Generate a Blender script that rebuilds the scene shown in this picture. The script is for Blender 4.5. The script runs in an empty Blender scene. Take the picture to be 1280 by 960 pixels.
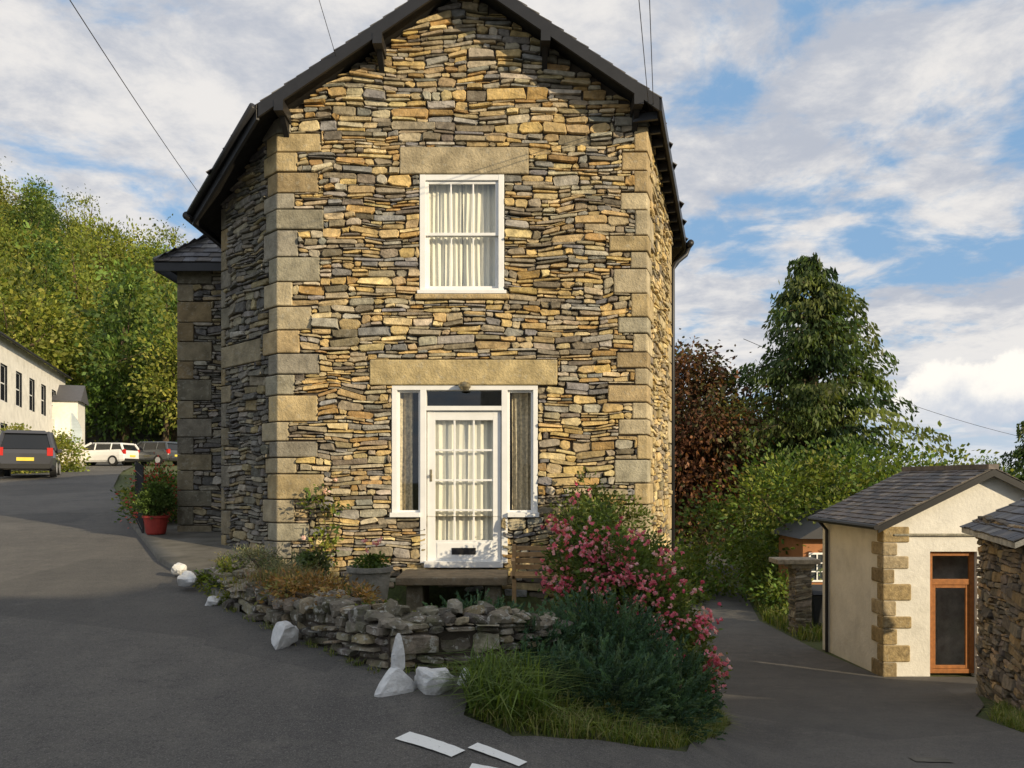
import bpy, bmesh, math, random
import numpy as np
from mathutils import Vector, Matrix, noise
R=random.Random(7)
G=np.random.default_rng(7)
scene=bpy.context.scene
COL=scene.collection

# ------------------------------------------------------------------ terrain
def sst(a,b,x):
    t=np.clip((x-a)/(b-a),0,1); return t*t*(3-2*t)
COURT=[(-3.1,10.7),(-3.3,9.4),(-2.55,8.2),(-1.6,7.0),(-.85,6.25),(0,6.4),(.9,7.3),(1.5,8.6),(1.75,10.7)]
def seg_d(px,py,a,b):
    ax,ay=a;bx,by=b
    dx,dy=bx-ax,by-ay
    t=np.clip(((px-ax)*dx+(py-ay)*dy)/(dx*dx+dy*dy),0,1)
    return np.hypot(px-(ax+t*dx),py-(ay+t*dy))
def inpoly(px,py,poly):
    ins=np.zeros(px.shape,bool)
    n=len(poly)
    for i in range(n):
        x1,y1=poly[i];x2,y2=poly[(i+1)%n]
        c=((y1>py)!=(y2>py))&(px<(x2-x1)*(py-y1)/((y2-y1) if y2!=y1 else 1e-9)+x1)
        ins^=c
    return ins
def H(x,y):
    x=np.asarray(x,float);y=np.asarray(y,float)
    zL=np.interp(y,[-200,3,6,30,60,150,400],[0,0,.2,1.75,2.8,5,6])
    zR=np.interp(y,[-200,0,4,14,40,100,400],[0,0,-.4,-1.9,-2.7,-4,-5])
    k=np.maximum(y-10,0)
    a=-.5-.15*k; b=2.5+.1*k
    t=sst(0,1,(x-a)/(b-a))
    z=zL*(1-t)+zR*t
    hill=38*sst(48,150,y)*np.clip((-x-10)/85,0,1.5)
    z=z+hill
    m=inpoly(x,y,COURT)
    d=np.full(x.shape,9.)
    for i in range(len(COURT)):
        d=np.minimum(d,seg_d(x,y,COURT[i],COURT[(i+1)%len(COURT)]))
    w=np.where(m,np.clip(d/.2,0,1),0)
    return z*(1-w)+0.0*w
def h(x,y): return float(H(np.array([x]),np.array([y]))[0])

LY=[-14,4.75,4.95,5.72,5.86,6.72,7.95,9.2,10.5,14.7,24.3,37,60,90]
LR=[0,0,-.30,-.28,-.95,-1.78,-2.82,-3.65,-4.6,-7.0,-12.1,-18,-28,-40]
LLx=[-14,-9.5,-9.5,-9.5,-9.5,-9.8,-10,-10.3,-10.6,-12,-17.6,-24,-34,-47]
RY=[-14,4.75,4.85,5.2,5.6,7,9,12.6,16,21,27,35,51,80]
RL=[0,0,.28,.8,1.15,1.75,2.4,2.85,3.3,4.6,6.0,8.0,11.3,14]
RY2=[-14,5,7,8.2,9.5,10.5,12,12.12,14.12,14.2,17,21,27,35,51,80]
RRx=[15,8,6.2,5.3,5.5,6.2,6.95,9.6,9.6,6.55,6.4,6.5,7.9,10,13.2,16.5]

# ------------------------------------------------------------------ mesh builder
class MB:
    def __init__(s): s.v=[];s.f=[];s.c=[];s.m=[]
    def add(s,vs,fs,col=(1,1,1),mat=0):
        o=len(s.v); s.v.extend([tuple(v) for v in vs])
        for f in fs: s.f.append(tuple(i+o for i in f)); s.c.append(col); s.m.append(mat)
    def box(s,x0,x1,y0,y1,z0,z1,col=(1,1,1),mat=0,M=None):
        vs=[Vector(p) for p in [(x0,y0,z0),(x1,y0,z0),(x1,y1,z0),(x0,y1,z0),(x0,y0,z1),(x1,y0,z1),(x1,y1,z1),(x0,y1,z1)]]
        if M: vs=[M@v for v in vs]
        s.add(vs,[(0,3,2,1),(4,5,6,7),(0,1,5,4),(1,2,6,5),(2,3,7,6),(3,0,4,7)],col,mat)
    def prism(s,poly,z0,z1,col=(1,1,1),mat=0):
        n=len(poly)
        vs=[(p[0],p[1],z0) for p in poly]+[(p[0],p[1],z1) for p in poly]
        fs=[(i,(i+1)%n,n+(i+1)%n,n+i) for i in range(n)]+[tuple(range(n-1,-1,-1)),tuple(range(n,2*n))]
        s.add(vs,fs,col,mat)
    def tube(s,pts,rs,n=8,col=(1,1,1),mat=0,caps=True):
        pts=[Vector(p) for p in pts]; vs=[]
        for i,p in enumerate(pts):
            d=(pts[min(i+1,len(pts)-1)]-pts[max(i-1,0)]).normalized()
            a=d.orthogonal().normalized() if i==0 else (a-d*a.dot(d)).normalized()
            b=d.cross(a)
            r=rs[i] if hasattr(rs,'__len__') else rs
            for k in range(n):
                t=2*math.pi*k/n; vs.append(p+(a*math.cos(t)+b*math.sin(t))*r)
        fs=[]
        for i in range(len(pts)-1):
            for k in range(n): fs.append((i*n+k,i*n+(k+1)%n,(i+1)*n+(k+1)%n,(i+1)*n+k))
        if caps: fs.append(tuple(range(n-1,-1,-1))); fs.append(tuple((len(pts)-1)*n+k for k in range(n)))
        s.add(vs,fs,col,mat)
    def lathe(s,c,prof,n=20,col=(1,1,1),mat=0):
        vs=[];fs=[]
        for r,z in prof:
            for k in range(n):
                t=2*math.pi*k/n; vs.append((c[0]+r*math.cos(t),c[1]+r*math.sin(t),c[2]+z))
        for i in range(len(prof)-1):
            for k in range(n): fs.append((i*n+k,i*n+(k+1)%n,(i+1)*n+(k+1)%n,(i+1)*n+k))
        s.add(vs,fs,col,mat)
    def build(s,name,mats,parent=None,bevel=0,smooth=False):
        me=bpy.data.meshes.new(name); me.from_pydata(s.v,[],s.f)
        for m in mats: me.materials.append(m)
        me.polygons.foreach_set('material_index',s.m)
        at=me.attributes.new('Col','FLOAT_COLOR','CORNER')
        arr=[]
        for f,c in zip(s.f,s.c): arr.extend([c[0],c[1],c[2],1.0]*len(f))
        at.data.foreach_set('color',arr)
        if smooth: me.polygons.foreach_set('use_smooth',[True]*len(s.f))
        me.update()
        ob=bpy.data.objects.new(name,me); COL.objects.link(ob)
        if parent: ob.parent=parent
        if bevel:
            b=ob.modifiers.new('b','BEVEL'); b.width=bevel; b.segments=2; b.limit_method='ANGLE'; b.angle_limit=.6
        return ob
def empty(name,loc=(0,0,0)):
    e=bpy.data.objects.new(name,None); e.location=loc; COL.objects.link(e); return e

# ------------------------------------------------------------------ materials
class NT:
    def __init__(s,tree): s.t=tree; s.n=tree.nodes; s.l=tree.links
    def new(s,t,**k):
        n=s.n.new(t)
        for a,b in k.items(): setattr(n,a,b)
        return n
    def put(s,sock,v):
        if isinstance(v,bpy.types.NodeSocket): s.l.new(v,sock)
        else: sock.default_value=v
    def math(s,op,a,b=0.0,c=None,clamp=False):
        n=s.new('ShaderNodeMath',operation=op,use_clamp=clamp); s.put(n.inputs[0],a); s.put(n.inputs[1],b)
        if c is not None: s.put(n.inputs[2],c)
        return n.outputs[0]
    def mix(s,f,a,b,mode='MIX'):
        n=s.new('ShaderNodeMix',data_type='RGBA',blend_type=mode); s.put(n.inputs[0],f)
        s.put(n.inputs[6],a if not isinstance(a,tuple) else (*a[:3],1)); s.put(n.inputs[7],b if not isinstance(b,tuple) else (*b[:3],1)); return n.outputs[2]
    def noise(s,vec,scale,detail=5,rough=.55,dist=0,color=False):
        n=s.new('ShaderNodeTexNoise'); 
        if vec is not None: s.l.new(vec,n.inputs['Vector'])
        n.inputs['Scale'].default_value=scale;n.inputs['Detail'].default_value=detail;n.inputs['Roughness'].default_value=rough;n.inputs['Distortion'].default_value=dist
        return n.outputs['Color' if color else 'Fac']
    def mr(s,v,a,b,c,d,smooth=False):
        n=s.new('ShaderNodeMapRange'); 
        if smooth: n.interpolation_type='SMOOTHSTEP'
        s.put(n.inputs[0],v)
        for i,x in enumerate((a,b,c,d)): n.inputs[i+1].default_value=x
        return n.outputs[0]
def newmat(name):
    m=bpy.data.materials.new(name); m.use_nodes=True; nt=NT(m.node_tree); return m,nt,m.node_tree.nodes['Principled BSDF']
def M_attr(name,rough=.85,var=(.7,1.25),ns=9,bump=.4,bs=40,spec=.3,bdist=.01,lichen=0,base=None,coat=0,metal=0,stain=0,moss=0):
    m,nt,b=newmat(name)
    geo=nt.new('ShaderNodeNewGeometry').outputs['Position']
    if base is None:
        col=nt.new('ShaderNodeAttribute',attribute_name='Col').outputs['Color']
    else:
        n=nt.new('ShaderNodeRGB'); n.outputs[0].default_value=(*base,1); col=n.outputs[0]
    f=nt.mr(nt.noise(geo,ns,6,.6),.3,.7,var[0],var[1])
    v=nt.new('ShaderNodeVectorMath',operation='SCALE'); nt.l.new(col,v.inputs[0]); nt.l.new(f,v.inputs['Scale'])
    c=v.outputs[0]
    if lichen:
        lm=nt.mr(nt.noise(geo,14,4,.6),.56,.66,0,lichen)
        c=nt.mix(lm,c,(.42,.40,.33))
        dm=nt.mr(nt.noise(geo,1.3,5,.65),.5,.75,0,.35)
        c=nt.mix(dm,c,(.12,.10,.07))
    if moss:
        c=nt.mix(nt.mr(nt.noise(geo,5,6,.7),.5,.68,0,moss),c,(.095,.11,.04))
        c=nt.mix(nt.mr(nt.noise(geo,19,4,.6),.57,.63,0,.7),c,(.5,.49,.44))
    if stain:
        dm=nt.mr(nt.noise(geo,1.6,7,.7),.5,.8,0,stain)
        c=nt.mix(dm,c,(.22,.20,.14))
    nt.l.new(c,b.inputs['Base Color'])
    b.inputs['Roughness'].default_value=rough; b.inputs['Specular IOR Level'].default_value=spec
    b.inputs['Coat Weight'].default_value=coat; b.inputs['Metallic'].default_value=metal
    if bump:
        bn=nt.new('ShaderNodeBump'); bn.inputs['Strength'].default_value=bump; bn.inputs['Distance'].default_value=bdist
        nt.l.new(nt.noise(geo,bs,6,.65),bn.inputs['Height']); nt.l.new(bn.outputs[0],b.inputs['Normal'])
    return m
m_stone=M_attr('rubble_stone',.9,(.6,1.35),11,.9,28,.2,.02,lichen=.22)
m_wstone=M_attr('mossy_wall_stone',.95,(.55,1.35),9,1.0,24,.15,.03,moss=.6)
m_quoin=M_attr('dressed_stone',.9,(.62,1.28),5,.9,30,.2,.02,lichen=.3)
m_mortar=M_attr('dark_mortar',.95,base=(.08,.065,.05))  # even dark mortar colour behind the stone joints
m_white=M_attr('white_paint',.4,(.93,1.04),5,.08,60,.4,base=(.8,.8,.79))
m_black=M_attr('black_paint',.45,(.8,1.2),5,.1,60,.4,base=(.018,.018,.02))
m_slate=M_attr('slate',.6,(.6,1.4),7,.5,30,.4,.01)
m_cloth=M_attr('curtain_cloth',.9,(.95,1.05),3,0,base=(.84,.80,.70))
m_cloth2=M_attr('patterned_curtain',.9,(.45,1.3),26,0,base=(.66,.56,.40))
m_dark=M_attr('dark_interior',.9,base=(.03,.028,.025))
m_render=M_attr('whitewashed_render',.85,(.84,1.05),2.2,.5,18,.2,.02,base=(.80,.77,.70),stain=.35)
m_wood=M_attr('stained_wood',.5,(.7,1.2),14,.2,50,.4,base=(.36,.14,.04))
m_wood2=M_attr('weathered_wood',.8,(.7,1.2),14,.3,50,.3,base=(.40,.25,.12))
m_whitestone=M_attr('whitewashed_stone',.75,(.72,1.03),9,1.0,16,.3,.03,base=(.8,.8,.79),stain=.4)
m_red=M_attr('terracotta',.6,(.8,1.15),9,.2,50,.3)
m_bark=M_attr('bark',.95,(.5,1.4),6,.9,12,.1,.03,base=(.10,.075,.05))
m_gen=M_attr('mixed_paint',.6,(.9,1.08),6,.1,50,.35)
m_carpaint=M_attr('car_paint',.3,(.97,1.03),3,0,spec=.5,coat=.8)
m_brass=M_attr('metal_fitting',.35,(.9,1.1),3,0,base=(.35,.3,.2),metal=.8)
m_pave=M_attr('worn_paving',.9,(.6,1.3),2.5,.8,35,.2,.01,base=(.14,.13,.11),stain=.3)
def M_glass():
    m=bpy.data.materials.new('window_glass'); m.use_nodes=True; t=m.node_tree; t.nodes.clear(); nt=NT(t)
    o=nt.new('ShaderNodeOutputMaterial'); tr=nt.new('ShaderNodeBsdfTransparent'); tr.inputs[0].default_value=(.93,.95,.94,1)
    g=nt.new('ShaderNodeBsdfGlossy'); g.inputs['Roughness'].default_value=.02
    lw=nt.new('ShaderNodeLayerWeight'); lw.inputs[0].default_value=.5
    f=nt.math('ADD',nt.math('MULTIPLY',nt.math('POWER',lw.outputs['Facing'],4.0),.7),.08)
    mx=nt.new('ShaderNodeMixShader'); 
    nt.l.new(f,mx.inputs[0]); nt.l.new(tr.outputs[0],mx.inputs[1]); nt.l.new(g.outputs[0],mx.inputs[2])
    nt.l.new(mx.outputs[0],o.inputs[0]); return m
m_glass=M_glass()
m_carglass=M_attr('tinted_glass',.06,(1,1),3,0,spec=.6,base=(.012,.014,.017))
def M_leaf(name,trans=.35,rough=.55):
    m=bpy.data.materials.new(name); m.use_nodes=True; t=m.node_tree; nt=NT(t); b=t.nodes['Principled BSDF']
    a=nt.new('ShaderNodeAttribute',attribute_name='Col').outputs['Color']
    nt.l.new(a,b.inputs['Base Color']); b.inputs['Roughness'].default_value=rough; b.inputs['Specular IOR Level'].default_value=.25
    tl=nt.new('ShaderNodeBsdfTranslucent'); nt.l.new(nt.mix(1.0,a,(1.4,1.4,.6),'MULTIPLY'),tl.inputs[0])
    mx=nt.new('ShaderNodeMixShader'); mx.inputs[0].default_value=trans
    nt.l.new(b.outputs[0],mx.inputs[1]); nt.l.new(tl.outputs[0],mx.inputs[2]); nt.l.new(mx.outputs[0],t.nodes['Material Output'].inputs[0]); return m
m_leaf=M_leaf('foliage'); m_petal=M_leaf('petals',.3)

def M_asphalt():
    m,nt,b=newmat('asphalt'); geo=nt.new('ShaderNodeNewGeometry').outputs['Position']
    big=nt.noise(geo,.45,7,.65); mid=nt.noise(geo,3.5,8,.75); fine=nt.noise(geo,110,3,.8); mf=nt.noise(geo,38,4,.8)
    c=nt.mix(nt.mr(big,.35,.65,0,1),(.082,.078,.074),(.135,.126,.113))
    c=nt.mix(nt.mr(mid,.5,.72,0,.75),c,(.17,.156,.136))
    c=nt.mix(nt.mr(mid,.45,.3,0,.6),c,(.055,.053,.052))
    c=nt.mix(nt.mr(fine,.5,.7,0,.9),c,(.27,.255,.235))
    c=nt.mix(nt.mr(mf,.53,.66,0,.65),c,(.045,.045,.045))
    wv=nt.new('ShaderNodeTexVoronoi'); nt.l.new(geo,wv.inputs['Vector']); wv.inputs['Scale'].default_value=.23; wv.inputs['Randomness'].default_value=1
    pr=nt.new('ShaderNodeSeparateColor'); nt.l.new(wv.outputs['Color'],pr.inputs[0])
    c=nt.mix(nt.mr(pr.outputs[0],.7,.72,0,.25),c,(.05,.05,.05))
    nt.l.new(c,b.inputs['Base Color']); b.inputs['Roughness'].default_value=.88; b.inputs['Specular IOR Level'].default_value=.25
    bn=nt.new('ShaderNodeBump'); bn.inputs['Strength'].default_value=.8; bn.inputs['Distance'].default_value=.01
    nt.l.new(nt.math('ADD',fine,mf),bn.inputs['Height']); nt.l.new(bn.outputs[0],b.inputs['Normal']); return m
m_asphalt=M_asphalt()
def M_ground():
    m,nt,b=newmat('grass_ground'); geo=nt.new('ShaderNodeNewGeometry').outputs['Position']
    c=nt.mix(nt.mr(nt.noise(geo,.15,5,.6),.35,.65,0,1),(.055,.085,.02),(.10,.11,.03))
    c=nt.mix(nt.mr(nt.noise(geo,6,5,.7),.45,.7,0,.8),c,(.045,.06,.018))
    c=nt.mix(nt.mr(nt.noise(geo,2,5,.7),.5,.7,0,.8),c,(.09,.07,.045))
    nt.l.new(c,b.inputs['Base Color']); b.inputs['Roughness'].default_value=.95
    bn=nt.new('ShaderNodeBump'); bn.inputs['Strength'].default_value=1; bn.inputs['Distance'].default_value=.05
    nt.l.new(nt.noise(geo,18,5,.7),bn.inputs['Height']); nt.l.new(bn.outputs[0],b.inputs['Normal']); return m
m_ground=M_ground()
def M_mark():
    m,nt,b=newmat('worn_road_paint'); geo=nt.new('ShaderNodeNewGeometry').outputs['Position']
    c=nt.mix(nt.mr(nt.noise(geo,45,4,.75),.60,.70,0,.8),(.78,.78,.75),(.2,.2,.19))
    nt.l.new(c,b.inputs['Base Color']); b.inputs['Roughness'].default_value=.8; return m
m_mark=M_mark()

# ------------------------------------------------------------------ ground
def axis(lo,hi,step,far):
    a=list(np.arange(lo,hi,step)); s=step; x=hi; out=[]
    while x<far: out.append(x); s*=1.18; x+=s
    out.append(far)
    neg=[]; s=step; x=lo
    while x>-far: s*=1.18; x-=s; neg.append(max(x,-far))
    return np.array(neg[::-1]+a+out)
gx=axis(-12,10,.16,3500); gy=axis(-2,22,.16,3500)
X,Y=np.meshgrid(gx,gy); Z=H(X,Y)
lr_=np.interp(Y,LY,LR); rl_=np.interp(Y,RY,RL)
inL=(X>np.interp(Y,LY,LLx)+.25)&(X<np.where(Y<4.65,.5,lr_-.12))&(Y>-14)&(Y<90)
inR=(X>np.where(Y<4.65,-.5,rl_+.12))&(X<np.interp(Y,RY2,RRx)-.2)&(Y>-14)&(Y<80)
Z=Z-np.where(inL|inR,.2,0)
Z=Z-np.where((np.hypot(X,Y)>400),(np.hypot(X,Y)-400)*.004,0)
nx,ny=len(gx),len(gy)
V=np.stack([X,Y,Z],-1).reshape(-1,3)
i,j=np.meshgrid(np.arange(nx-1),np.arange(ny-1)); a=(j*nx+i).ravel()
F=np.stack([a,a+1,a+1+nx,a+nx],-1)
def fast_mesh(name,V,F,col=None,mats=(),midx=None,smooth=False,obj=True,parent=None):
    me=bpy.data.meshes.new(name); me.vertices.add(len(V)); me.vertices.foreach_set('co',np.asarray(V,np.float32).ravel())
    n=len(F); me.loops.add(n*4); me.loops.foreach_set('vertex_index',np.asarray(F,np.int32).ravel())
    me.polygons.add(n); me.polygons.foreach_set('loop_start',np.arange(0,n*4,4,dtype=np.int32))
    for m in mats: me.materials.append(m)
    if midx is not None: me.polygons.foreach_set('material_index',np.asarray(midx,np.int32))
    if smooth: me.polygons.foreach_set('use_smooth',np.ones(n,bool))
    if col is not None:
        at=me.attributes.new('Col','FLOAT_COLOR','POINT'); c4=np.ones((len(V),4),np.float32); c4[:,:3]=col; at.data.foreach_set('color',c4.ravel())
    me.update(calc_edges=True); me.validate()
    if not obj: return me
    ob=bpy.data.objects.new(name,me); COL.objects.link(ob)
    if parent: ob.parent=parent
    return ob
fast_mesh('ground',V,F,mats=[m_ground],smooth=True)

def strip(Ys,fl,fr,n=26,off=0.0,skirt=0):
    vs=[];
    for y in Ys:
        xs=np.linspace(fl(y),fr(y),n); zs=H(xs,np.full(n,y))+off
        if skirt: zs[0]-=skirt; xs[1]=xs[0]+.005
        for x_,z_ in zip(xs,zs): vs.append((x_,y,z_))
    F=[]
    for r in range(len(Ys)-1):
        for k in range(n-1): b=r*n+k; F.append((b,b+1,b+1+n,b+n))
    return np.array(vs),np.array(F)
Ysl=np.concatenate([np.arange(-14,4,.5),np.arange(4,16,.08),np.arange(16,40,.6),np.arange(40,90.1,2)])
wig=lambda y,s:.05*math.sin(y*2.1+s)+.03*math.sin(y*5.3+s*2)
V1,F1=strip(Ysl,lambda y:np.interp(y,LY,LLx),lambda y:np.interp(y,LY,LR),30,.02)
Ysr=np.concatenate([np.arange(-14,4,.5),np.arange(4,22,.08),np.arange(22,80.1,1)])
V2,F2=strip(Ysr,lambda y:np.interp(y,RY,RL)+(wig(y,2) if y>5.0 else 0),lambda y:np.interp(y,RY2,RRx),30,.02)
fast_mesh('road',np.vstack([V1,V2]),np.vstack([F1,F2+len(V1)]),mats=[m_asphalt],smooth=True)
Ysp=np.arange(7.7,17,.15)
V3,F3=strip(Ysp,lambda y:np.interp(y,LY,LR)-.02,lambda y:np.interp(y,[7.7,7.95,9.2,10.6,11.75,13.1,13.15,13.2,17],[-2.4,-2.6,-3.2,-3.05,-4.2,-4.2,-4.2,-5.45,-5.45]),12,.085,.16)
fast_mesh('pavement',V3,F3,mats=[m_pave],smooth=False)
def dash(p0,p1,w0,w1):
    vs=[];n=10
    d=Vector((p1[0]-p0[0],p1[1]-p0[1])).normalized(); nn=Vector((-d.y,d.x))
    for k in range(n+1):
        t=k/n; x=p0[0]+(p1[0]-p0[0])*t; y=p0[1]+(p1[1]-p0[1])*t; w=w0+(w1-w0)*t
        for s in (-1,1): 
            ww=w*(1+R.uniform(-.05,.05)); xx=x+nn.x*ww*s; yy=y+nn.y*ww*s; vs.append((xx,yy,h(xx,yy)+.028))
    return np.array(vs),np.array([(2*k,2*k+1,2*k+3,2*k+2) for k in range(n)])
vv=[];ff=[];o=0
for d in [((-.63,4.60),(-.29,4.36),.065,.06),((-.22,4.49),(.06,4.32),.05,.045),((-.22,4.2),(.0,4.16),.045,.045)]:
    a_,b_=dash(*d); vv.append(a_); ff.append(b_+o); o+=len(a_)
fast_mesh('road_marking',np.vstack(vv),np.vstack(ff),mats=[m_mark])
a_,b_=dash((3.45,6.9),(3.75,6.85),.1,.1); fast_mesh('brown_road_patch',a_,b_,mats=[m_pave])  # small flat brown patch on the right road

# ------------------------------------------------------------------ stones
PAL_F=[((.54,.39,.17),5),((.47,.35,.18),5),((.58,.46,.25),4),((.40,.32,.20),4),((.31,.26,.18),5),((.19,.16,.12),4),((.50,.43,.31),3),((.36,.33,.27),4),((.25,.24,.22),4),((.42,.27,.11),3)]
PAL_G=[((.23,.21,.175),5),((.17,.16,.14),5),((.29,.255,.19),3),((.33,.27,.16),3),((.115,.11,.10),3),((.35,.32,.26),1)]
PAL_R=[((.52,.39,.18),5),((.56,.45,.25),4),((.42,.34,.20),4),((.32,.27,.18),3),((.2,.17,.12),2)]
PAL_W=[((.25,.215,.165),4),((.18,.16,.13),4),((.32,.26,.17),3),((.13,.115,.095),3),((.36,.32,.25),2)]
def pick(pal):
    t=R.uniform(0,sum(w for _,w in pal))
    for c,w in pal:
        t-=w
        if t<=0: break
    k=R.uniform(.74,1.25); return (c[0]*k,c[1]*k*R.uniform(.97,1.03),c[2]*k*R.uniform(.9,1.1))
def cut(r,holes,i=0):
    while i<len(holes):
        a,b,c,d=r; p,q,s,t=holes[i]
        if a<q-1e-6 and b>p+1e-6 and c<t-1e-6 and d>s+1e-6:
            out=[]
            if a<p: out+=cut((a,p,c,d),holes,i+1)
            if b>q: out+=cut((q,b,c,d),holes,i+1)
            a2,b2=max(a,p),min(b,q)
            if c<s: out+=cut((a2,b2,c,s),holes,i+1)
            if d>t: out+=cut((a2,b2,t,d),holes,i+1)
            return out
        i+=1
    return [r] if (r[1]-r[0]>.035 and r[3]-r[2]>.016) else []
def stones(mb,O,U,N,W,z0,z1,holes=(),pal=PAL_F,top=None,bot=None,band=(.10,.19),ln=(.09,.44),dep=.038,A=.06,gap=(.003,.009),seed=0):
    holes=list(holes); rects=[]; z=z0
    while z<z1:
        bh=R.uniform(*band); u=0
        while u<W-1e-6:
            e=u+R.uniform(.2,.85)
            if W-e<.2: e=W
            sc=(band[0]+band[1])/2
            n=R.choice([2,2,3,3,3,4]) if bh>sc else R.choice([1,1,2,2,2,3])
            ws=[R.uniform(.45,1.7) for _ in range(n)]; S=sum(ws); zz=z
            for w_ in ws:
                hh=bh*w_/S; uu=u
                while uu<e-1e-6:
                    l=R.uniform(*ln)*(0.75+hh*3.2)
                    e2=uu+l
                    if e-e2<.1: e2=e
                    rects+=cut((uu,e2,zz,zz+hh),holes); uu=e2
                zz+=hh
            u=e
        z+=bh
    for (a,b,c,d) in rects:
        cu,cz=(a+b)/2,(c+d)/2
        px,py=O[0]+U[0]*cu,O[1]+U[1]*cu
        if top is not None and cz>top(px,py)-.02: continue
        if bot is not None and d<bot(px,py)-.1: continue
        g=R.uniform(*gap); hu,hz=(b-a)/2-g,(d-c)/2-g*.8
        if hu<.01 or hz<.005: continue
        k=min(.6,R.uniform(.008,.045)/hu); kz=min(.5,R.uniform(.15,.55))
        ring=[(-1,-1+kz),(-1+k*1.2,-1),(1-k*1.2,-1),(1,-1+kz),(1,1-kz),(1-k*1.2,1),(-1+k*1.2,1),(-1,1-kz)]
        jit=min(.016,hz*.38)
        sk=R.uniform(-.03,.03)
        P=[(cu+x*hu+R.uniform(-1,1)*jit,cz+y*hz+sk*x*hu*2+R.uniform(-1,1)*jit*.8) for x,y in ring]
        dd=R.uniform(.0,dep) if R.random()>.09 else R.uniform(dep,dep*1.6)
        tu,tz=R.uniform(-.06,.06),R.uniform(-.3,.15)
        def W3(u,z,dp):
            f=1.
            for (p,q,s,t) in holes:
                ddx=max(p-u,0,u-q); ddz=max(s-z,0,z-t); f=min(f,math.hypot(ddx,ddz)/.18)
            dz=A*noise.noise((u*.9+seed,z*1.1,seed*3.1))*1.6*f+A*.6*noise.noise((u*3.1+seed,z*4,7.7))*f
            zz=z+dz
            x,y=O[0]+U[0]*u,O[1]+U[1]*u
            if top is not None: zz=min(zz,top(x,y)-.01)
            return (x+N[0]*dp,y+N[1]*dp,zz)
        ins=min(.009,hz*.25)
        vs=[W3(u,z,-.05) for u,z in P]
        vs+=[W3(u,z,dd*.7) for u,z in P]
        q=[]
        for u,z in P:
            su=(u-cu)/hu; sz=(z-cz)/hz
            q.append((u-su*ins,z-sz*ins))
        vs+=[W3(u,z,dd+.004+tu*(u-cu)+tz*(z-cz)+R.uniform(-.005,.005)) for u,z in q]
        vs.append(W3(cu+R.uniform(-.4,.4)*hu,cz+R.uniform(-.3,.3)*hz,dd+R.uniform(-.002,.01)))
        fs=[]
        for i in range(8):
            j=(i+1)%8
            fs+=[(i,j,8+j,8+i),(8+i,8+j,16+j,16+i),(16+i,16+j,24)]
        mb.add(vs,fs,pick(pal))
def sheet(mb,O,U,N,W,z0,z1,holes,d,mat=0,col=(1,1,1)):
    us=sorted({0,W,*[v for hh in holes for v in hh[:2]]}); zs=sorted({z0,z1,*[v for hh in holes for v in hh[2:]]})
    for i in range(len(us)-1):
        for j in range(len(zs)-1):
            cu,cz=(us[i]+us[i+1])/2,(zs[j]+zs[j+1])/2
            if any(p<cu<q and s<cz<t for p,q,s,t in holes): continue
            P=[(us[i],zs[j]),(us[i+1],zs[j]),(us[i+1],zs[j+1]),(us[i],zs[j+1])]
            mb.add([(O[0]+U[0]*u+N[0]*d,O[1]+U[1]*u+N[1]*d,z) for u,z in P],[(0,1,2,3)],col,mat)

# ------------------------------------------------------------------ main house
house=empty('stone_house')
RX=-.62; RZ=8.21; SL=.68
rt=lambda x,y:RZ-SL*abs(x-RX)
wt=lambda x,y:rt(x,y)-.11
A0=(-4.25,11.75);A1=(-3.10,10.6);A2=(1.78,10.6);A3=(2.65,13.4)
sq=math.sqrt(.5)
UF=(1,0);NF=(0,-1);UL=(sq,-sq);NL=(-sq,-sq)
lr=math.hypot(.87,2.8);UR=(.87/lr,2.8/lr);NR=(2.8/lr,-.87/lr)
WL=math.hypot(1.15,1.15);WR=lr;WF=4.88
opens=[(1.88,2.995,4.06,5.64),(1.51,3.44,1.12,2.85),(1.965,2.962,.45,1.12)]
holesF=opens+[(1.615,3.32,5.64,6.0),(1.83,3.05,3.98,4.06),(1.22,3.70,2.85,3.19)]
quo=MB(); holesL=[];holesR=[];holesRb=[];holesSL=[]
QC=[(.39,.33,.22),(.44,.37,.24),(.33,.30,.22),(.45,.35,.19),(.31,.28,.22),(.41,.31,.17)]
def quoin_col(k=1.0):
    c=R.choice(QC); r=R.uniform(.8,1.12)*k; return (c[0]*r,c[1]*r,c[2]*r)
def quoin(C,Ua,Na,la,Ub,Nb,lb,z0,z1,p=.022,col=None):
    a=Vector(Na);b=Vector(Nb); c=Vector(C); k=p/(1+a.dot(b)); oc=c+(a+b)*k
    ua=Vector(Ua);ub=Vector(Ub)
    pa=c+ua*la+a*p; pb=c+ub*lb+b*p
    poly=[oc,pa,pa-a*.14,c-(a+b)*.08,pb-b*.14,pb]
    quo.prism([(q.x,q.y) for q in poly],z0+.007,z1-.007,col or quoin_col())
z=.1;i=0
while z<6.35:
    hh=R.uniform(.2,.36); z1=min(z+hh,6.4)
    la=R.uniform(.38,.62) if i%2 else R.uniform(.14,.30); lb=R.uniform(.2,.28) if i%2 else R.uniform(.32,.42)
    quoin(A1,UF,NF,la,(-UL[0],-UL[1]),NL,lb,z,z1,p=R.uniform(.012,.03)); holesF.append((0,la,z,z1)); holesL.append((WL-lb,WL,z,z1)); z=z1;i+=1
z=-1.3;i=0
while z<6.35:
    hh=R.uniform(.2,.34); z1=min(z+hh,6.42)
    la=R.uniform(.32,.52) if i%2 else R.uniform(.1,.22); lb=R.uniform(.25,.35) if i%2 else R.uniform(.45,.6)
    quoin(A2,(-1,0),NF,la,UR,NR,lb,z,z1,p=R.uniform(.012,.03),col=quoin_col(1.05)); holesF.append((WF-la,WF,z,z1)); holesR.append((0,lb,z,z1)); z=z1;i+=1
z=.2;i=0
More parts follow.
